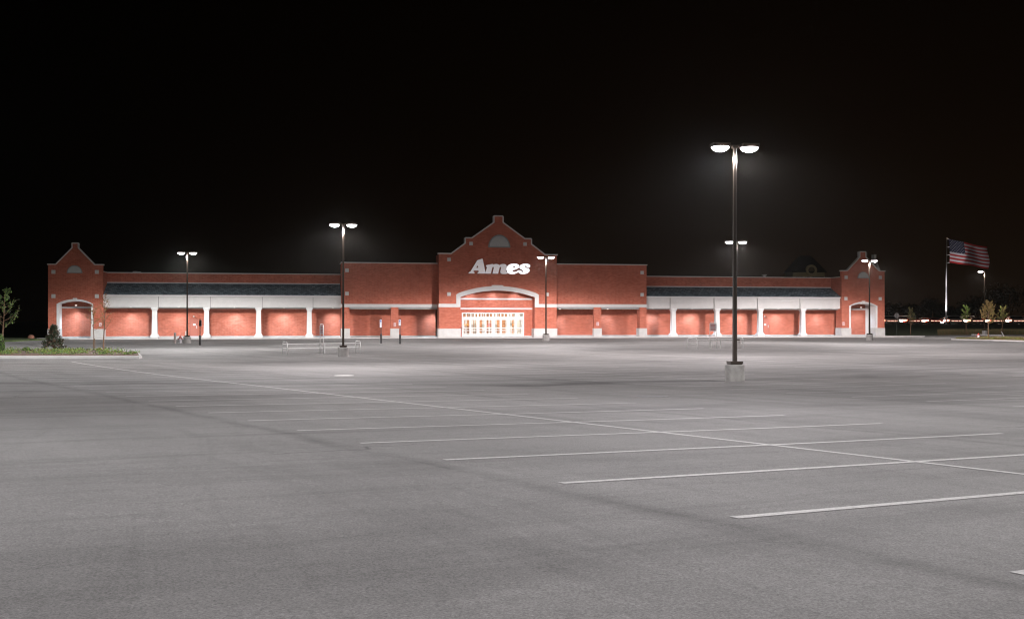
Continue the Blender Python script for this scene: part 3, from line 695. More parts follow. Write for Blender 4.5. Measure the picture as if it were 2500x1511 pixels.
# ------------------------------------------------------------------ parking lot lamps
LENS = mat('lamp_lens', (1, 1, 1), .5, emit=(1, .97, 1), es=12)
LENS.cycles.emission_sampling = 'NONE'
HP = 9.80                                          # total height incl. plinth
def lamp_post(double=True):
    t = thing('lamp_post', '', 'lamp post', group='tall lamp posts of the parking lot')
    b = MB().lathe([(.40, -.25), (.405, .66), (.38, .70)], 0, 0, 36).build('concrete_base', CONC, t)
    MB().box(-.24, .24, -.24, .24, .70, .735).build('base_plate', BRONZE, t)
    MB().box(-.27, .27, -.27, .27, .736, .84).build('base_cover', BRONZE, t, bevel=.01)
    MB().lathe([(.085, .80), (.062, HP-.08)], 0, 0, 20, sq=True).build('pole', BRONZE, t)
    MB().box(-.11, .11, -.11, .11, HP-.1, HP+.03).build('pole_cap', BRONZE, t)
    for s_ in ((1, -1) if double else (-1,)):
        h = MB(); h.box(min(s_*.26, s_*1.0), max(s_*.26, s_*1.0), -.28, .28, HP-.06, HP+.09); h.box(min(s_*.1, s_*.27), max(s_*.1, s_*.27), -.04, .04, HP-.02, HP+.06)
        ho = h.build('lamp_head', BRONZE, t, bevel=.02)
        l = MB(); prof = [(.37*math.cos(a), HP-.06-.19*math.sin(a)) for a in (0, .3, .6, .9, 1.2, 1.45)]
        l.lathe([(r, z) for r, z in prof], s_*.63, 0, 20).build('lens', LENS, ho, smooth=True)
    return t
SGN = 1
BATWING = [(0, .015), (1, .045)] + [(.5+c_/2, v_) for c_, v_ in ((-.5, .006), (-.2, .009), (-.05, .022), (.04, .05), (.12, .15), (.19, .52), (.27, .80), (.36, .84), (.46, .55), (.6, .21), (.8, .065))]   # (1 + cosine from straight down)/2 -> relative intensity
L_COL = {'w': (1, .94, .90), 'g': (.86, 1, .92), 'v': (.90, .90, 1), 'r': (1, .88, .85)}
def put_lights(t, cols, power, double):
    for s_, c_ in zip((-1, 1) if double else (-1,), cols):
        l = light('lamp_light', 'POINT', (s_*.63, 0, HP-.32), power, L_COL[c_], t, shadow_soft_size=.2)
        ld = l.data; ld.use_nodes = True; q = ld.node_tree; em = q.nodes['Emission']     # batwing distribution of a parking lot luminaire
        tc = nd(q, 'ShaderNodeTexCoord'); sp = nd(q, 'ShaderNodeSeparateXYZ'); q.links.new(tc.outputs['Normal'], sp.inputs[0])
        ab = nd(q, 'ShaderNodeMath', operation='MULTIPLY_ADD'); q.links.new(sp.outputs[2], ab.inputs[0]); ab.inputs[1].default_value = -.5*SGN; ab.inputs[2].default_value = .5
        fc = nd(q, 'ShaderNodeFloatCurve'); cu = fc.mapping.curves[0]
        for k, (a, b) in enumerate(BATWING):
            if k < 2: cu.points[k].location = (a, b)
            else: cu.points.new(a, b)
        for pt in cu.points: pt.handle_type = 'AUTO_CLAMPED'
        fc.mapping.update()
        q.links.new(ab.outputs[0], fc.inputs['Value']); q.links.new(fc.outputs[0], em.inputs[1])
pd = lamp_post(True); ps = lamp_post(False)
posts = [((9.29, 46.36), 'vr', 'nearest twin head lamp post, standing alone on the right of the lot', .82),
    ((-12.47, 82.13), 'wr', 'twin head lamp post in front of the left flank, beside the long cart corral', .74),
    ((-35.02, 119.86), 'gw', 'twin head lamp post by the hydrant and pale bollard before the left arcade', .66),
    ((3.97, 129.8), 'wr', 'twin head lamp post in front of the entrance gable, right of the letter sign', .46),
    ((20.55, 101.95), 'rr', 'twin head lamp post seen directly behind the nearest one, beside the small cart corral', .74),
    ((43.73, 135.97), 'wr', 'twin head lamp post in front of the right end tower', .70)]
hidden = [((43, 67), 'wr'), ((-24.4, 26.2), 'gg'), ((31, 9.6), 'gw'), ((-2.7, -10.5), 'wv'), ((-47, 62), 'gg'), ((78, 87), 'wr')]
first = True
for (x, y), cols, lab, k in posts:
    t = pd if first else copy_tree(pd); first = False
    t.location = (x, y, zt(x, y)); t.rotation_euler = (0, 0, R(9)); t['label'] = lab; put_lights(t, cols, P_LOT*k, True)
for i, ((x, y), cols) in enumerate(hidden):
    t = copy_tree(pd); t.location = (x, y, zt(x, y)); t.rotation_euler = (0, 0, R(9))
    t['label'] = 'twin head lamp post standing outside the edge of the photograph'; put_lights(t, cols, P_LOT*(.66, .22, .66, .56, .32, .66)[i], True)
x, y = PX(2404, 170), 170.0
ps.location = (x, y, zt(x, y)); ps['label'] = 'single head lamp post at the far right beside the island trees'; put_lights(ps, 'w', P_LOT*.9, False)
# ------------------------------------------------------------------ cart corrals
def corral(p0, p1, width, sign_at, label, h=.95, low=True):
    "p0,p1 ends of the near rail on the ground (world xy)"
    a = Vector(p0); b = Vector(p1); d = b-a; L_ = d.length; rz = math.atan2(d.y, d.x)
    t = thing('cart_corral', label, 'cart corral', (a.x, a.y, zt(a.x, a.y)), rz, 'cart corrals of the lot')
    dzs = zt(b.x, b.y)-zt(a.x, a.y)
    r = .030
    def hoop(x, y0, y1, hh, dz=0): return [(x, y0, dz), (x, y0, hh-.12+dz), (x, y0+.1, hh+dz), (x, y1-.1, hh+dz), (x, y1, hh-.12+dz), (x, y1, dz)]
    for x, dz in ((0, 0), (L_, dzs)):
        MB().tube(hoop(x, 0, width, h, dz), r, 8).build('end_hoop', GALV, t, smooth=True)
        MB().tube([(x, 0, .42+dz), (x, width, .42+dz)], r*.8, 6).build('cross_bar', GALV, t)
    for y in (0, width):
        MB().tube([(0, y, h-.16), (L_, y, h-.16+dzs)], r, 8).build('side_rail', GALV, t)
        if low: MB().tube([(0, y, .45), (L_, y, .45+dzs)], r, 8).build('side_rail', GALV, t)
        MB().box(L_*.5-.03, L_*.5+.03, y-.025, y+.025, dzs*.5, h-.2).build('support_post', GALV, t)
    x = sign_at; dz = dzs*x/L_
    f = MB().tube(hoop(x, width*.15, width*.85, 2.35, dz), r, 8).build('sign_frame', GALV, t, smooth=True)
    MB().box(x-.02, x+.02, width*.15+.06, width*.85-.06, 1.60+dz, 2.25+dz).build('sign_panel', mat('corral_sign', (.40, .36, .37), .5), f)
    mb = MB(); wy0, wy1 = width*.15+.12, width*.85-.12
    for k in range(5): mb.box(x-.026, x+.026, wy0+.04*(k % 2), wy1, 2.14-.115*k+dz-.03, 2.14-.115*k+dz+.025)
    mb.build('sign_print', mat('corral_print', (.28, .06, .05), .5), f)
    MB().tube([(x, width*.15, 1.57+dz), (x, width*.85, 1.57+dz)], r*.8, 6).build('cross_bar', GALV, f)
    return t
g0 = G(688, 864); g1 = G(866, 861)
corral((G(701.5, 865)[0], G(701.5, 865)[1]), (G(880, 861)[0], G(880, 861)[1]), .85, (G(791, 863)[:2] and (Vector(G(791, 863)[:2])-Vector(G(701.5, 865)[:2])).length), 'long galvanised cart corral with upright sign, left of the second nearest lamp post')
a_ = G(1702, 851.5); b_ = G(1814, 849)
corral((a_.x, a_.y), (b_.x, b_.y), 1.25, (Vector(G(1757, 850.5)[:2])-Vector(a_[:2])).length, 'shorter grey cart corral with sign behind the nearest lamp post', low=False)
# ------------------------------------------------------------------ accessible parking signs
BLUE = mat('sign_blue', (.03, .06, .35), .4); SGN = mat('sign_white', (.72, .72, .78), .4)
def park_sign(px, py, label, yaw, two=False, h=2.35):
    p = G(px, py); t = thing('parking_sign', label, 'parking sign', p, yaw, 'signs on black sleeves in front of the store')
    MB().lathe([(.105, -.1), (.105, .98), (.09, 1.0)], 0, 0, 16).build('post_sleeve', BLACKM, t)
    MB().box(-.03, .03, -.03, .03, .9, h+.35).build('post', BLACKM, t)
    pa = MB().box(-.16, .16, -.062, -.05, h-.42, h+.2).build('sign_panel', SGN, t)
    bk = MB().box(-.155, .155, -.049, -.032, h-.415, h+.195).build('sign_back', BLACKM, t)
    mb = MB(); mb.box(-.1, .1, -.068, -.063, h-.02, h+.15); mb.box(-.08, .08, -.068, -.063, h-.14, h-.07); mb.build('symbol', BLUE, pa)
    if two: MB().box(-.16, .16, -.062, -.05, h-.64, h-.44).build('lower_panel', SGN, t)
    return t
park_sign(930.5, 838, 'narrow accessible parking sign with two white plates on black sleeve, left of the brick pier', R(-48), True)
park_sign(976.8, 839.5, 'accessible parking sign with one white plate on black sleeve, right of the brick pier', R(-40))
park_sign(488.4, 842.5, 'parking sign seen from its dark back, beside the lamp post at the left arcade', R(160))
# ------------------------------------------------------------------ bollards
def bollard(px, py, h, r, label):
    p = G(px, py); t = thing('bollard', label, 'bollard', p, 0, 'pale bollards near the hydrant')
    MB().lathe([(r, -.1), (r, h-.04), (r*.8, h), (r*.3, h+.02)], 0, 0, 18).build('post', mat('bollard_paint', (.50, .43, .40), .7, noise=.1), t, smooth=False)
bollard(427.2, 838, 1.15, .115, 'taller pale bollard left of the red and white hydrant')
pb = Vector((0, D0)) + AX*SL(453.7, 1.5) - AN*1.5
t = thing('bollard', 'short pale bollard behind the lamp plinth, close to the arcade wall', 'bollard', (pb.x, pb.y, Z0), 0, 'pale bollards near the hydrant')
MB().lathe([(.09, 0), (.09, .8), (.06, .84)], 0, 0, 16).build('post', MATS['bollard_paint'], t)
# ------------------------------------------------------------------ hydrants
HW = mat('hydrant_white', (.72, .70, .74), .4); HR = mat('hydrant_red', (.42, .03, .02), .4)
def hydrant(px, py, label, k=1.0, rz=0):
    p = G(px, py); t = thing('fire_hydrant', label, 'fire hydrant', p, rz, 'red capped white fire hydrants')
    MB().lathe([(.19, -.05), (.19, .05), (.125, .06), (.125, .42), (.14, .44), (.14, .50)], 0, 0, 20).build('barrel', HW, t)
    MB().lathe([(.165, .50), (.165, .54), (.14, .56), (.125, .64), (.08, .70), (.03, .72), (.03, .78)], 0, 0, 20).build('bonnet', HR, t)
    for s_ in (-1, 1): MB().tube([(s_*.1, 0, .42), (s_*.2, 0, .42), (s_*.205, 0, .42), (s_*.25, 0, .42)], [.05, .05, .065, .065], 10).build('side_cap', HR, t)
    MB().tube([(0, -.1, .36), (0, -.19, .36), (0, -.195, .36), (0, -.24, .36)], [.07, .07, .085, .085], 12).build('pumper_cap', HW, t)
    t.scale = (k, k, k)
hydrant(440.2, 837.5, 'white fire hydrant with red cap between bollard and lamp plinth', 1.05)
hydrant(2389, 827.5, 'white fire hydrant with red cap on the island at the right', 1.0)
# ------------------------------------------------------------------ manhole, litter
p = G(840, 917); o = MB().lathe([(.44, -.05), (.44, .012), (.42, .016)], 0, 0, 32).build('manhole_collar', mat('pale_concrete', (.62, .60, .58), .8, noise=.08)); o.location = p
tag(o, 'pale round concrete manhole collar in the asphalt left of the middle', 'manhole')
p = G(1594, 968); o = MB().box(-.45, .45, -.2, .2, -.05, .009).build('storm_drain', mat('drain_iron', (.05, .05, .05), .6)); o.location = p; tag(o, 'dark iron storm drain grate in the asphalt in front of the nearest lamp post', 'storm drain')
# ------------------------------------------------------------------ vegetation
def leafm(name, c, tr=.25):
    m = mat(name, c, .6, noise=.35, nscale=3); return m
GREEN = leafm('leaf_green', (.12, .22, .04)); DGREEN = leafm('leaf_dark', (.028, .045, .02)); OLIVE = leafm('leaf_olive', (.17, .14, .035)); ORANGE = leafm('leaf_orange', (.30, .12, .035))
YGREEN = leafm('leaf_yellow_green', (.19, .26, .05)); TAN = leafm('leaf_tan', (.24, .16, .06)); BARK = mat('bark', (.14, .085, .05), .9, noise=.3, nscale=8)
def leaf(mb, p, s, rnd):
    a = Vector((rnd.gauss(0, 1), rnd.gauss(0, 1), rnd.gauss(0, 1))).normalized(); b = a.orthogonal().normalized(); c_ = a.cross(b)
    th = rnd.uniform(0, 6.28); u = b*math.cos(th)+c_*math.sin(th); w_ = a.cross(u); l = s*rnd.uniform(.7, 1.3)
    mb.add([p-u*l*.5, p+w_*l*.28, p+u*l*.5, p-w_*l*.28], [(0, 1, 2, 3)])
def tree(name, loc, H, fork, spread, nb, nleaf, ls, leafmats, label, cat='tree', lean=0.0, seed=1, trunk_r=.05, group=None, up=.9, first_leaf=.35, shape=1.0):
    rnd = random.Random(seed); t = thing(name, label, cat, loc, 0, group)
    tr = MB(); lv = MB()
    top = Vector((lean*H, 0, H))
    tp = [Vector((0, 0, -.1))]+[Vector((lean*H*(k/6)**1.2+rnd.gauss(0, .015), rnd.gauss(0, .015), H*.96*k/6)) for k in range(1, 7)]
    tr.tube(tp, [trunk_r*(1.15-.95*k/6) for k in range(7)], 7)
    def on(z):
        f_ = z/(H*.96)*6; k = min(int(f_), 5); return tp[k].lerp(tp[k+1], f_-k)
    for b in range(nb):
        f_ = fork+(1-fork)*(b+.5)/nb*.92; z = H*f_; p0 = on(min(z, H*.95)); an = b*2.4+rnd.uniform(-.4, .4)
        ln = spread*(1-.75*((f_-fork)/(1-fork))**shape)*rnd.uniform(.75, 1.15)
        d = Vector((math.cos(an), math.sin(an), up*rnd.uniform(.6, 1.3))).normalized()
        pts_ = [p0]; 
        for k in range(1, 5): d = (d+Vector((rnd.gauss(0, .12), rnd.gauss(0, .12), .10))).normalized(); pts_.append(pts_[-1]+d*ln/4)
        tr.tube(pts_, [trunk_r*.4*(1-.2*k) for k in range(5)], 5, False)
        for tw_ in range(4):
            q = pts_[1+tw_ % 4]; e_ = (d+Vector((rnd.gauss(0, .7), rnd.gauss(0, .7), rnd.gauss(.2, .4)))).normalized(); q2 = q+e_*ln*.38
            tr.tube([q, q2], [trunk_r*.16, trunk_r*.06], 4, False)
            for _ in range(max(1, nleaf//(nb*8))):
                lv.m = rnd.randrange(len(leafmats)); leaf(lv, q.lerp(q2, rnd.random())+Vector((rnd.gauss(0, .04), rnd.gauss(0, .04), rnd.gauss(0, .04))), ls, rnd)
        for _ in range(max(1, nleaf//(nb*2))):
            f2 = rnd.uniform(first_leaf, 1)*4; k = min(int(f2), 3); q = pts_[k].lerp(pts_[k+1], f2-k)
            lv.m = rnd.randrange(len(leafmats)); leaf(lv, q+Vector((rnd.gauss(0, .08), rnd.gauss(0, .08), rnd.gauss(0, .08))), ls, rnd)
    tr.build('trunk', BARK, t); lv.build('crown', leafmats, t); return t
GS = 'young trees on the left planted island'
p = G(229.5, 856); 
def hgt(px, pyt, p): return (YH-pyt)/F*p.y - p.z
tree('young_tree', p, hgt(227, 742, p), .40, 1.15, 10, 330, .10, [ORANGE, OLIVE], 'thin staked sapling with sparse orange leaves in front of the left tower arch', lean=-.02, seed=11, trunk_r=.045, group=GS, up=.5)
p = G(252.9, 862)
tree('young_tree', p, hgt(262, 718, p), .36, 1.3, 11, 300, .09, [ORANGE, OLIVE], 'sapling with bare spreading branches where the left tower meets the arcade', lean=.03, seed=12, trunk_r=.06, group=GS, up=1.3)
p = G(6, 862)
tree('young_tree', p, hgt(12, 704, p), .36, 1.75, 15, 1000, .12, [GREEN, DGREEN], 'leafy bright green young tree at the left edge of the photograph', lean=.04, seed=13, trunk_r=.055, group=GS, up=.5)
p = G(229.5, 856); mb = MB(); mb.tube([(.10, 0, -.1), (.06, 0, 1.05)], .03, 6); o = mb.build('tree_stake', BARK); o.location = p; tag(o, 'short wooden stake tied beside the thin staked sapling', 'stake')
# conifer-like dark magnolia
def clumpy(name, loc, H, Rr, label, cat, mats, seed, n=900, ls=.16, trunk=True, group=None):
    rnd = random.Random(seed); t = thing(name, label, cat, loc, 0, group); lv = MB()
    for _ in range(n//14):
        f_ = rnd.random()**.8; rr = Rr*((1-f_)**.8+.03)*rnd.choice((.3, .55, .8, .95, 1.05)); an = rnd.uniform(0, 6.283)
        c0 = Vector((rr*math.cos(an), rr*math.sin(an), H*(.06+.92*f_)))
        for _ in range(14):
            lv.m = rnd.randrange(len(mats)); leaf(lv, c0+Vector((rnd.gauss(0, .09), rnd.gauss(0, .09), rnd.gauss(0, .07))), ls, rnd)
    if trunk: MB().tube([(0, 0, -.1), (0, 0, H*.9)], [.06, .015], 6).build('trunk', BARK, t)
    lv.build('crown', mats, t); return t
p = G(131, 857)
clumpy('conical_tree', p, hgt(131, 794, p), .92, 'dark conical evergreen tree with bronze leaves on the left island', 'tree', [DGREEN, DGREEN, leafm('leaf_bronze', (.07, .035, .018))], 5, 2300, .17)
def shrub(loc, rx, h, label, mats, seed, n=500, ls=.10, group='shrubs on the left planted island'):
    rnd = random.Random(seed); t = thing('shrub', label, 'shrub', loc, 0, group); lv = MB(); st = MB()
    for _ in range(n):
        a = Vector((rnd.gauss(0, 1), rnd.gauss(0, 1), abs(rnd.gauss(0, 1)))).normalized()*rnd.uniform(.55, 1)
        lv.m = rnd.randrange(len(mats)); leaf(lv, Vector((a.x*rx, a.y*rx, a.z*h)), ls, rnd)
    for k in range(7):
        an = k*.9; st.tube([(0, 0, -.05), (math.cos(an)*rx*.6, math.sin(an)*rx*.6, h*.7)], .012, 4)
    lv.build('foliage', mats, t); st.build('stem', BARK, t); return t
shrub(G(65, 862), .38, .52, 'small round dark green shrub behind the ground cover, right of the leafy green tree', [GREEN, DGREEN], 21, 900)
shrub(G(137, 866), .36, .42, 'low dark green shrub right at the foot of the conical evergreen', [DGREEN, GREEN], 22, 700)
shrub(G(243, 861), .40, .42, 'low green shrub between the two thin saplings', [GREEN, OLIVE], 23, 700)
p = G(2, 868); shrub(p, .35, 1.7, 'tall dense green shrub cut off by the left edge of the photograph', [GREEN, DGREEN], 24, 1500, .12)
# planted island, left
def poly_obj(name, pix, h0, h1, m, kind='structure', bev=0):
    pts_ = [G(*q) for q in pix]; mb = MB(); n = len(pts_)
    vs = [(p.x, p.y, p.z+h0) for p in pts_]+[(p.x, p.y, p.z+h1) for p in pts_]
    tri = tessellate_polygon([[Vector((p.x, p.y, 0)) for p in pts_]])
    fs = [tuple(t_) for t_ in tri]+[tuple(i+n for i in t_) for t_ in tri]+[(i, (i+1) % n, (i+1) % n+n, i+n) for i in range(n)]
    mb.add(vs, fs); o = mb.build(name, m); tag(o, kind=kind); return o, pts_
isl = [(-260, 869), (0, 875.5), (340, 875.8), (347, 874), (338, 865), (300, 861), (200, 858), (90, 857), (0, 856), (-260, 851)]
poly_obj('island_curb', isl, -.05, .15, CURB)
MULCH = mat('mulch', (.13, .075, .05), .95, noise=.45, nscale=9, bump=1.0)
def inset(pix, c0, k): return [(c0[0]+(q[0]-c0[0])*k[0], c0[1]+(q[1]-c0[1])*k[1]) for q in pix]
isl2 = [(-260, 866.5), (0, 873.2), (334, 873.3), (339, 872), (332, 866.3), (300, 862.3), (200, 859.3), (90, 858.3), (0, 857.3), (-260, 852.3)]
bed, bp = poly_obj('planting_bed', isl2, .0, .19, MULCH)
def cover(name, pixf, n, ls, mats, label, hgt_=.3, seed=3, cat='ground cover'):
    rnd = random.Random(seed); lv = MB()
    k = 0
    while k < n:
        q = pixf(rnd)
        if q is None: k += 1; continue
        p = G(*q); h = rnd.uniform(.3, 1)*hgt_
        for _ in range(16):
            lv.m = rnd.randrange(len(mats)); leaf(lv, Vector((p.x+rnd.gauss(0, .14), p.y+rnd.gauss(0, .25), p.z+.17+rnd.random()*h)), ls, rnd)
        k += 1
    o = lv.build(name, mats); tag(o, label, cat, kind='stuff'); return o
def pf(rnd):
    x = rnd.uniform(-150, 332)
    d = .55+.45*math.sin(x*.055+1.3)*math.sin(x*.021+.5)
    if rnd.random() > d: return None
    y = rnd.uniform(859.5, 871.5) if x < 300 else rnd.uniform(866.5, 871.5)
    if x > 170 and rnd.random() < .4 and y > 867: return None
    return (x, y)
cover('ground_cover', pf, 950, .11, [GREEN, YGREEN, DGREEN, GREEN, OLIVE], 'low green and yellowish ground cover spread over the mulch of the left island', .30)
# boulder and verge left of the store
p = G(75.5, 828); rk = MB(); rnd = random.Random(4); rk.ico((0, 0, .2), .42, .06, 3, (1, .8, .85), rnd); o = rk.build('boulder', mat('reddish_rock', (.26, .12, .08), .9, noise=.45, nscale=3, bump=.6), smooth=True); o.location = (p.x, p.y, p.z+.02); tag(o, 'single rounded reddish boulder on the grass verge at the far left', 'boulder')
GR = mat('verge_grass', (.055, .085, .02), .95, noise=.6, nscale=2.5, bump=.8)
poly_obj('grass_verge', [(-300, 836.5), (30, 834), (100, 830.5), (117, 828.5), (117, 822.5), (-300, 822.5)], -.05, .10, GR)
# ------------------------------------------------------------------ right side: island, verge, trees, flag
poly_obj('island_curb', [(2322, 829.5), (2420, 832.0), (2500, 834.2), (2900, 845), (2900, 826), (2500, 822.5), (2440, 822), (2372, 824.5)], -.05, .13, CURB)
poly_obj('island_grass', [(2328, 829.1), (2420, 831.3), (2500, 833.5), (2900, 844), (2900, 827), (2500, 823.2), (2440, 822.8), (2375, 825.2)], 0, .17, mat('dry_grass', (.17, .12, .045), .95, noise=.5, nscale=2, bump=.8))
poly_obj('curb_strip', [(2372, 818.9), (2447, 820.3), (2449, 818.8), (2372, 817.2)], -.05, .13, CURB)
def pf2(rnd):
    x = rnd.uniform(2335, 2560); y = 829.3+(x-2335)*.026-rnd.random()*(1 if x < 2390 else 6)
    return (x, y)
cover('dry_grass_tufts', pf2, 260, .12, [TAN, OLIVE, YGREEN], 'short dry grass tufts on the right island round the hydrant', .12, 8, 'grass')
def blades(name, n, x0, x1, y0, y1, h, mats, label, seed):
    rnd = random.Random(seed); mb = MB()
    for _ in range(n):
        Y = rnd.uniform(y0, y1); X = rnd.uniform(PX(x0, Y), PX(x1, Y)); z = zt(X, Y)-.05; hh = h*rnd.uniform(.4, 1.3); l = rnd.gauss(0, .15)
        mb.m = rnd.randrange(len(mats)); w_ = .025; mb.add([(X-w_, Y, z), (X+w_, Y, z), (X+l, Y+rnd.gauss(0, .1), z+hh)], [(0, 1, 2)])
    o = mb.build(name, mats); return tag(o, label, 'grass', kind='stuff')
blades('tall_grass', 9000, 2290, 2520, 177, 192, .8, [mat('dry_blade', (.16, .10, .05), .9), mat('green_blade', (.07, .08, .03), .9)], 'tall dry grass standing beyond the edge of the lot at the right', 5)
GT = 'small trees on the right of the lot'
for (px, py, pyt, lean, mats, lab, nl, sp, sd, ls) in (
    (2359, 817, 746, -.02, [GREEN, YGREEN], 'narrow green young tree beside the flagpole, left of the hydrant', 700, 1.15, 31, .15),
    (2413, 826, 735, .01, [TAN, TAN, OLIVE], 'largest tan leaved young tree on the right island', 1900, 1.45, 32, .17),
    (2447, 817, 749, .01, [YGREEN, TAN], 'yellowish young tree near the right edge behind a leaning stake', 1100, 1.5, 33, .15),
    (2223, 816, 752, 0, [DGREEN, OLIVE], 'small dim green tree between the stop sign and the flagpole', 600, 1.2, 34, .16)):
    p = G(px, py); tree('young_tree', p, hgt(px, pyt, p), .33, sp*1.15, 15, nl, ls, mats, lab, lean=lean, seed=sd, trunk_r=.085, group=GT, up=1.1, shape=1.0)
p = G(2456, 826); mb = MB(); mb.tube([(0, 0, -.1), (-.65, 0, .95)], .03, 6); o = mb.build('tree_stake', WHITEP); o.location = p; tag(o, 'pale stake leaning over the right island near the yellowish tree', 'stake')
# stop sign from behind
p = G(2189.3, 820); t = thing('stop_sign', 'octagonal road sign seen from its grey back, right of the store', 'road sign', p, R(185))
MB().box(-.035, .035, -.02, .02, -.1, 3.5).build('post', mat('sign_post_green', (.05, .06, .05), .6), t)
oc = [(.40*math.cos(R(22.5+45*k)), 3.1+.40*math.sin(R(22.5+45*k))) for k in range(8)]
MB().prism(oc, -.045, -.022).build('sign_face', HR, t); MB().prism(oc, -.0215, -.021+.012).build('sign_back', mat('sign_back_grey', (.25, .25, .25), .5), t)
# flagpole
YF = 222.0; pf_ = Vector((PX(2309.9, YF), YF, zt(PX(2309.9, YF), YF))); HF = (YH-580.5)/F*YF-pf_.z
fp = thing('flagpole', 'tall white flagpole standing right of the store, lit from below', 'flagpole', pf_)
MB().tube([(0, 0, -.1), (.03, 0, HF*.5), (.15, 0, HF-.25)], [.17, .12, .055], 14).build('pole', mat('pole_white', (.75, .74, .76), .4), fp, smooth=True)
MB().ico((.15, 0, HF-.1), .16).build('finial', mat('pale_gold', (.6, .5, .35), .4, metal=.3), fp, smooth=True)
MB().box(-.35, .35, -.35, .35, -.2, .06).build('pole_footing', CONC, fp)
# flag: hoist 583..641 px, fly to about 2410
flag = thing('flag', 'American flag with stars and stripes streaming to the right from the flagpole', 'flag', (0, 0, 0))
RED = mat('flag_red', (.42, .02, .02), .8); WHT = mat('flag_white', (.62, .60, .64), .8); NAVY = mat('flag_navy', (.010, .012, .045), .8); STAR = mat('flag_star', (.75, .75, .78), .8)
def fpnt(u, v):
    "u 0..1 along the fly, v 0..1 from bottom to top"
    px = 2317.0 + 96*u - 1.6*math.sin(v*math.pi)*(1-u)*-1; top = 583.5+20*u; bot = 641-1*0+15*u
    px += (v-.5)*-2.5*(1-u) + 3*math.sin(v*5)*u
    py = bot+(top-bot)*v + 1.3*math.sin(u*9+v*1.5)*u
    Y = YF + .16*math.sin(u*10.5+v*1.2)*min(1, u*2.2+.1) + .12*math.sin(u*5-v*3)*u
    return Vector((PX(px, Y), Y, (YH-py)/F*Y))
mb = MB(); nu, nv = 60, 26
vs = [fpnt(i/nu, j/nv) for j in range(nv+1) for i in range(nu+1)]; mb.v = [tuple(p) for p in vs]
for j in range(nv):
    st_ = j//2
    for i in range(nu):
        mb.f.append((j*(nu+1)+i, j*(nu+1)+i+1, (j+1)*(nu+1)+i+1, (j+1)*(nu+1)+i))
        mb.mi.append(2 if (i < nu*.4 and st_ >= 6) else (0 if st_ % 2 == 0 else 1))
fc = mb.build('flag_cloth', [RED, WHT, NAVY], flag, smooth=True)
mb = MB()
for r_ in range(9):
    for c_ in range(6 if r_ % 2 == 0 else 5):
        u0 = .4*((c_+.5)/6 if r_ % 2 == 0 else (c_+1)/6); v0 = 6/13+7/13*(r_+.5)/9
        ring_ = []
        for k in range(10):
            a = R(90+36*k); q = .026 if k % 2 == 0 else .011
            ring_.append(fpnt(u0+q*math.cos(a)*.42, v0+q*math.sin(a)*.82)+Vector((0, -.03, 0)))
        mb.add([fpnt(u0, v0)+Vector((0, -.03, 0))]+ring_, [(0, k+1, (k+1) % 10+1) for k in range(10)])
mb.build('stars', STAR, flag)
mb = MB()
for v in (0, .33, .66, 1): 
    a = fpnt(0, v); zz = a.z; f_ = (zz-pf_.z)/HF; mb.tube([(pf_.x+.03+.12*max(0, f_-.5)*2, YF, zz-.05), (a.x+.02, a.y, zz)], .06, 6)
mb.build('halyard_clips', WHT, flag)
# floodlight at the foot
fl = thing('floodlight', 'small bright ground floodlight at the foot of the flagpole', 'floodlight', (PX(2300.5, YF-3), YF-3, zt(PX(2300.5, YF-3), YF-3)), 0)
MB().box(-.3, .3, -.15, .2, .05, .42).build('housing', GALV, fl, bevel=.03)
MB().tube([(-.25, 0, -.1), (-.25, 0, .2)], .03, 6).build('bracket', BRONZE, fl)
MB().box(-.26, .26, -.08, .16, .425, .47).build('lens', mat('flood_lens', (1, 1, 1), .5, emit=(1, .95, 1), es=25), fl)
def aim(o, tgt):
    d = Vector(tgt)-o.location; o.rotation_euler = d.to_track_quat('-Z', 'Y').to_euler()
for (tx, tz, pw, cone) in ((1.6, HF-3.2, 8000, 22), (.2, HF*.45, 2500, 70)):
    l = light('floodlight_beam', 'SPOT', (fl.location.x+.0, fl.location.y-.1, fl.location.z+.6), pw, (1, .93, .93), None, spot_size=R(cone), spot_blend=.5, shadow_soft_size=.1)
    aim(l, (pf_.x+tx, YF, pf_.z+tz))
    l.parent = fl; l.matrix_parent_inverse = Matrix.Translation(fl.location).inverted()
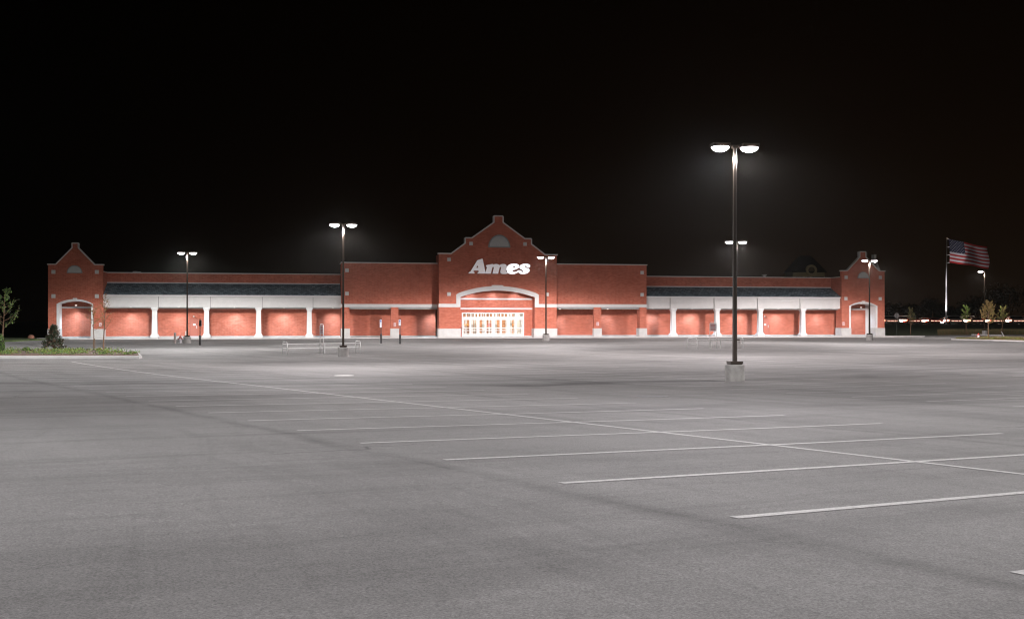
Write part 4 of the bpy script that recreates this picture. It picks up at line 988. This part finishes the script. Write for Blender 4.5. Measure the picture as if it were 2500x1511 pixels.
# ------------------------------------------------------------------ road behind, with queued cars (lamps lit)
YR = 262.0
rd = MB(); vs = []
for i in range(30):
    X = 10+i*8
    for dy in (-5.5, 5.5): vs.append((X, YR+dy, -.60))
rd.add(vs, [(2*i, 2*i+2, 2*i+3, 2*i+1) for i in range(29)])
o = rd.build('road', mat('road_asphalt', (.05, .05, .05), .8, noise=.2)); tag(o, kind='structure')
HEADL = mat('headlamp_glow', (1, 1, 1), .4, emit=(1, .86, .74), es=30); TAILL = mat('tail_lamp_glow', (1, .1, .05), .4, emit=(1, .30, .18), es=9); SIDEGLOW = mat('added_side_glow', (1, .3, .1), .4, emit=(1, .50, .36), es=2.2)
WIN = mat('car_glass', (.02, .02, .025), .08)
def car(paint, tall=False):
    t = thing('car', '', 'car', group='cars queued on the road beyond the lot')
    hh = 1.85 if tall else 1.42
    if tall: body = [(-2.3, .32), (-2.35, .85), (-2.2, 1.75), (-1.9, hh), (.6, hh), (1.25, 1.15), (2.2, .95), (2.35, .7), (2.3, .32)]; win = [(-2.05, 1.15), (-2.0, 1.68), (.55, 1.70), (1.0, 1.18)]
    else: body = [(-2.3, .34), (-2.35, .85), (-1.6, .98), (-1.05, 1.38), (-.6, hh), (.35, hh), (1.05, .98), (2.1, .85), (2.32, .66), (2.28, .34)]; win = [(-1.35, 1.0), (-.95, 1.33), (.3, 1.36), (.85, 1.0)]
    b = MB().prism(body, -.85, .85).build('body', paint, t, bevel=.06)
    MB().prism(win, -.858, .858).build('window', WIN, t)
    for x in (-1.4, 1.42):
        for y in (-.88, .68):
            w_ = MB().tube([(x, y, .32), (x, y+.2, .32)], .32, 18).build('wheel', RUB, t); MB().tube([(x, y-.005, .32), (x, y+.205, .32)], .18, 12).build('rim', GALV, w_)
    for y in (-.6, .6):
        MB().box(2.22, 2.38, y-.27, y+.27, .58, .78).build('headlight', HEADL, t); MB().box(-2.40, -2.28, y-.26, y+.26, .62, .86).build('tail_light', TAILL, t)
    for y in (-1, 1):
        MB().box(-2.36, -1.75, y*.87-.03, y*.87+.03, .62, .92).build('tail_side_lamp', TAILL, t)
        MB().box(1.72, 2.30, y*.87-.03, y*.87+.03, .56, .80).build('front_side_lamp', HEADL, t)
        [MB().box(x-.30, x+.30, y*.857-.02, y*.857+.02, .60, .74).build('side_glow_strip', SIDEGLOW, t) for x in (-.85, 0, .85)]  # glow strips added along the car sides to fill the streak of light
    return t
PT = [mat('car_paint_'+n, c_, .3) for n, c_ in (('cream', (.62, .5, .42)), ('silver', (.5, .48, .47)), ('red', (.45, .05, .03)), ('white', (.7, .66, .64)))]
cars_a = [car(PT[0]), car(PT[1], True), car(PT[2]), car(PT[3], True)]
cn = ['cream saloon car', 'silver people carrier', 'red saloon car', 'white people carrier']
wh = ['seen through the arch of the right end tower', 'just right of the right end tower', 'behind the stop sign', 'behind the small dim tree', 'left of the flagpole', 'behind the foot of the flagpole', 'behind the narrow green tree', 'between the narrow green tree and the tan tree', 'behind the largest tan tree', 'behind the yellowish young tree', 'at the right edge of the photograph']
def car_light(t, s_):
    l = light('headlight_beam', 'SPOT', (2.5, 0, .68), 2500, (1, .86, .72), t, spot_size=R(80), spot_blend=.8, shadow_soft_size=.15); l.rotation_euler = (R(80), 0, R(-90))
slots = [2112, 2176, 2230, 2282, 2332, 2384, 2434, 2484, 2534]
used = [False]*4
for lane, (dy, rz) in enumerate(((-2.0, 0.0), (2.0, math.pi))):
    for i, px in enumerate(slots):
        k = (i*3+lane*2+i//3) % 4
        t = copy_tree(cars_a[k]) if used[k] else cars_a[k]; used[k] = True
        Y = YR+dy; x = PX(px + (22 if lane else 0), Y); t.location = (x, Y, -.6); t.rotation_euler = (0, 0, rz)
        where = ['seen through the right tower arch', 'just right of the right tower', 'between road sign and dim tree', 'left of the flagpole', 'just right of the flagpole', 'behind the narrow green tree', 'behind the largest tan tree', 'behind the yellowish young tree', 'at the right edge of the photograph'][i]
        t['label'] = f"{cn[k]}, {'near' if lane == 0 else 'far'} lane, {where}"
        if i % 2 == lane: car_light(t, 1)
# distant objects near the flagpole
p = Vector((PX(2326, 232), 232, zt(PX(2326, 232), 232))); t = thing('utility_box', 'small pale green utility box right of the flagpole foot', 'utility box', p)
MB().box(-.28, .28, -.25, .25, -.1, .42).build('cabinet', mat('pale_green', (.3, .42, .36), .6), t, bevel=.03); MB().box(-.31, .31, -.28, .28, .42, .47).build('lid', mat('pale_green_lid', (.36, .48, .42), .6), t)
p = Vector((PX(2347, 300), 300, -.66)); t = thing('traffic_light', 'distant traffic light glowing red beyond the road', 'traffic light', p)
MB().tube([(0, 0, -.1), (0, 0, 3.2)], .06, 6).build('post', BRONZE, t); MB().box(-.2, .2, -.15, .15, .9, 1.7).build('housing', BLACKM, t)
MB().ico((0, -.18, 1.45), .14).build('red_lens', mat('red_signal', (1, .05, .02), .5, emit=(1, .04, .02), es=4), t)
# dark trees beyond the road
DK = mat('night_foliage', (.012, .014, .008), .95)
dprot = {}
def dark_tree(px, Y, w_, h, seed, lab):
    rnd = random.Random(seed); p = Vector((PX(px, Y), Y, -.7)); t = thing('dark_tree', lab, 'tree', p, 0, 'dark trees against the night sky beyond the road')
    MB().tube([(0, 0, -.2), (.1, 0, h*.35), (0, 0, h*.75)], [.28, .2, .08], 7).build('trunk', BARK, t)
    lv = MB()
    cl = [(rnd.uniform(-w_*.36, w_*.36), rnd.uniform(-w_*.3, w_*.3), h*rnd.uniform(.4, .86), rnd.uniform(.15, .28)*w_) for _ in range(12)]
    for (a, b, c_, r_) in cl:
        for _ in range(130):
            d = Vector((rnd.gauss(0, 1), rnd.gauss(0, 1), rnd.gauss(0, 1))).normalized()*r_*rnd.uniform(.5, 1.05); leaf(lv, Vector((a, b, c_))+d, .55, rnd)
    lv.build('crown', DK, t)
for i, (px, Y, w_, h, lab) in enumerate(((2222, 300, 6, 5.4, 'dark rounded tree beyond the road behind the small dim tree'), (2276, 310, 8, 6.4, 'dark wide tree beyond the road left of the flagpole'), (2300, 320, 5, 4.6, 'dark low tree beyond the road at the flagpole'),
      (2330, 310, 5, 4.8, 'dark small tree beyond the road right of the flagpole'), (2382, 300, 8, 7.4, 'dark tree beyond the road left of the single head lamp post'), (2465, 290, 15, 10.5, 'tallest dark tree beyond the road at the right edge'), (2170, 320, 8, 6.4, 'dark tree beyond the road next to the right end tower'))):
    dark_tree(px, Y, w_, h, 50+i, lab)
# ------------------------------------------------------------------ far building behind the store, with its name
YW = 232.0
pw = Vector((PX(1974.5, YW), YW, -1.6)); hb = lambda py: (YH-py)/F*YW+1.6
wb_ = thing('cupola_building', 'dim distant building with steep dark roof and round gable reading WINCHESTER', 'building', pw, 0)
hw = (2013.5-1935.5)/2*YW/F
CRM = mat('cream_render', (.36, .31, .19), .9, noise=.1); DRF = mat('dark_roof', (.012, .013, .014), .9)
MB().box(-hw, hw, 0, 2*hw, -.5, hb(663.5)).build('wall', CRM, wb_)
ew_ = hw+.35; tw0 = (1961.6-1974.5)/F*YW; tw1 = (1988-1974.5)/F*YW; zr0 = hb(663.4); zr1 = hb(623)
mb = MB(); mb.add([(-ew_, -.35, zr0), (ew_, -.35, zr0), (ew_, 2*hw+.35, zr0), (-ew_, 2*hw+.35, zr0), (tw0, hw-.9, zr1), (tw1, hw-.9, zr1), (tw1, hw+.9, zr1), (tw0, hw+.9, zr1)], [(0, 1, 5, 4), (1, 2, 6, 5), (2, 3, 7, 6), (3, 0, 4, 7), (4, 5, 6, 7), (0, 3, 2, 1)])
mb.build('roof', DRF, wb_)
MB().box(-ew_, ew_, -.36, -.30, zr0-.14, zr0+.02).build('eave', DRF, wb_)
cxr = (1980-1974.5)/F*YW; czr = hb(660); ro = 13.4/F*YW; ri = 8.2/F*YW
circ = lambda r_, k=28: [(cxr+r_*math.cos(2*math.pi*i/k), czr+r_*math.sin(2*math.pi*i/k)) for i in range(k)]
dm = MB().prism([circ(ro), circ(ri)], -.5, 1.2).build('round_dormer', CRM, wb_)
MB().prism(circ(ri-.005), -.3, .6).build('round_window', mat('dim_window', (.09, .07, .03), .6), dm)
text_mesh('WINCHESTER', .98, .05, 'name_letters', BLACKM, wb_, ((1978.5-1974.5)/F*YW, -.08, hb(683.3)), bold=.015, xs=.98)
l = light('added_wall_wash', 'SPOT', (0, -7, hb(690)), 60, (1, .86, .55), wb_, spot_size=R(90), spot_blend=.9, shadow_soft_size=.3); l.rotation_euler = (R(115), 0, 0)  # unseen warm spot, added to brighten the dim far wall

# ------------------------------------------------------------------ thin scattering volume added for the glow round the lamps
hz = MB().box(-300, 300, -80, 700, -5, 60).build('haze', None); hz.data.materials.clear()
hm = bpy.data.materials.new('glow_haze'); hm.use_nodes = True; ht = hm.node_tree; ht.nodes.remove(ht.nodes['Principled BSDF'])
pv = nd(ht, 'ShaderNodeVolumePrincipled'); pv.inputs['Density'].default_value = .00004; pv.inputs['Color'].default_value = (.85, .86, .80, 1); pv.inputs['Anisotropy'].default_value = .86
ht.links.new(pv.outputs[0], [n for n in ht.nodes if n.type == 'OUTPUT_MATERIAL'][0].inputs['Volume'])
hz.data.materials.append(hm); tag(hz, kind='stuff')
S.cycles.volume_bounces = 0
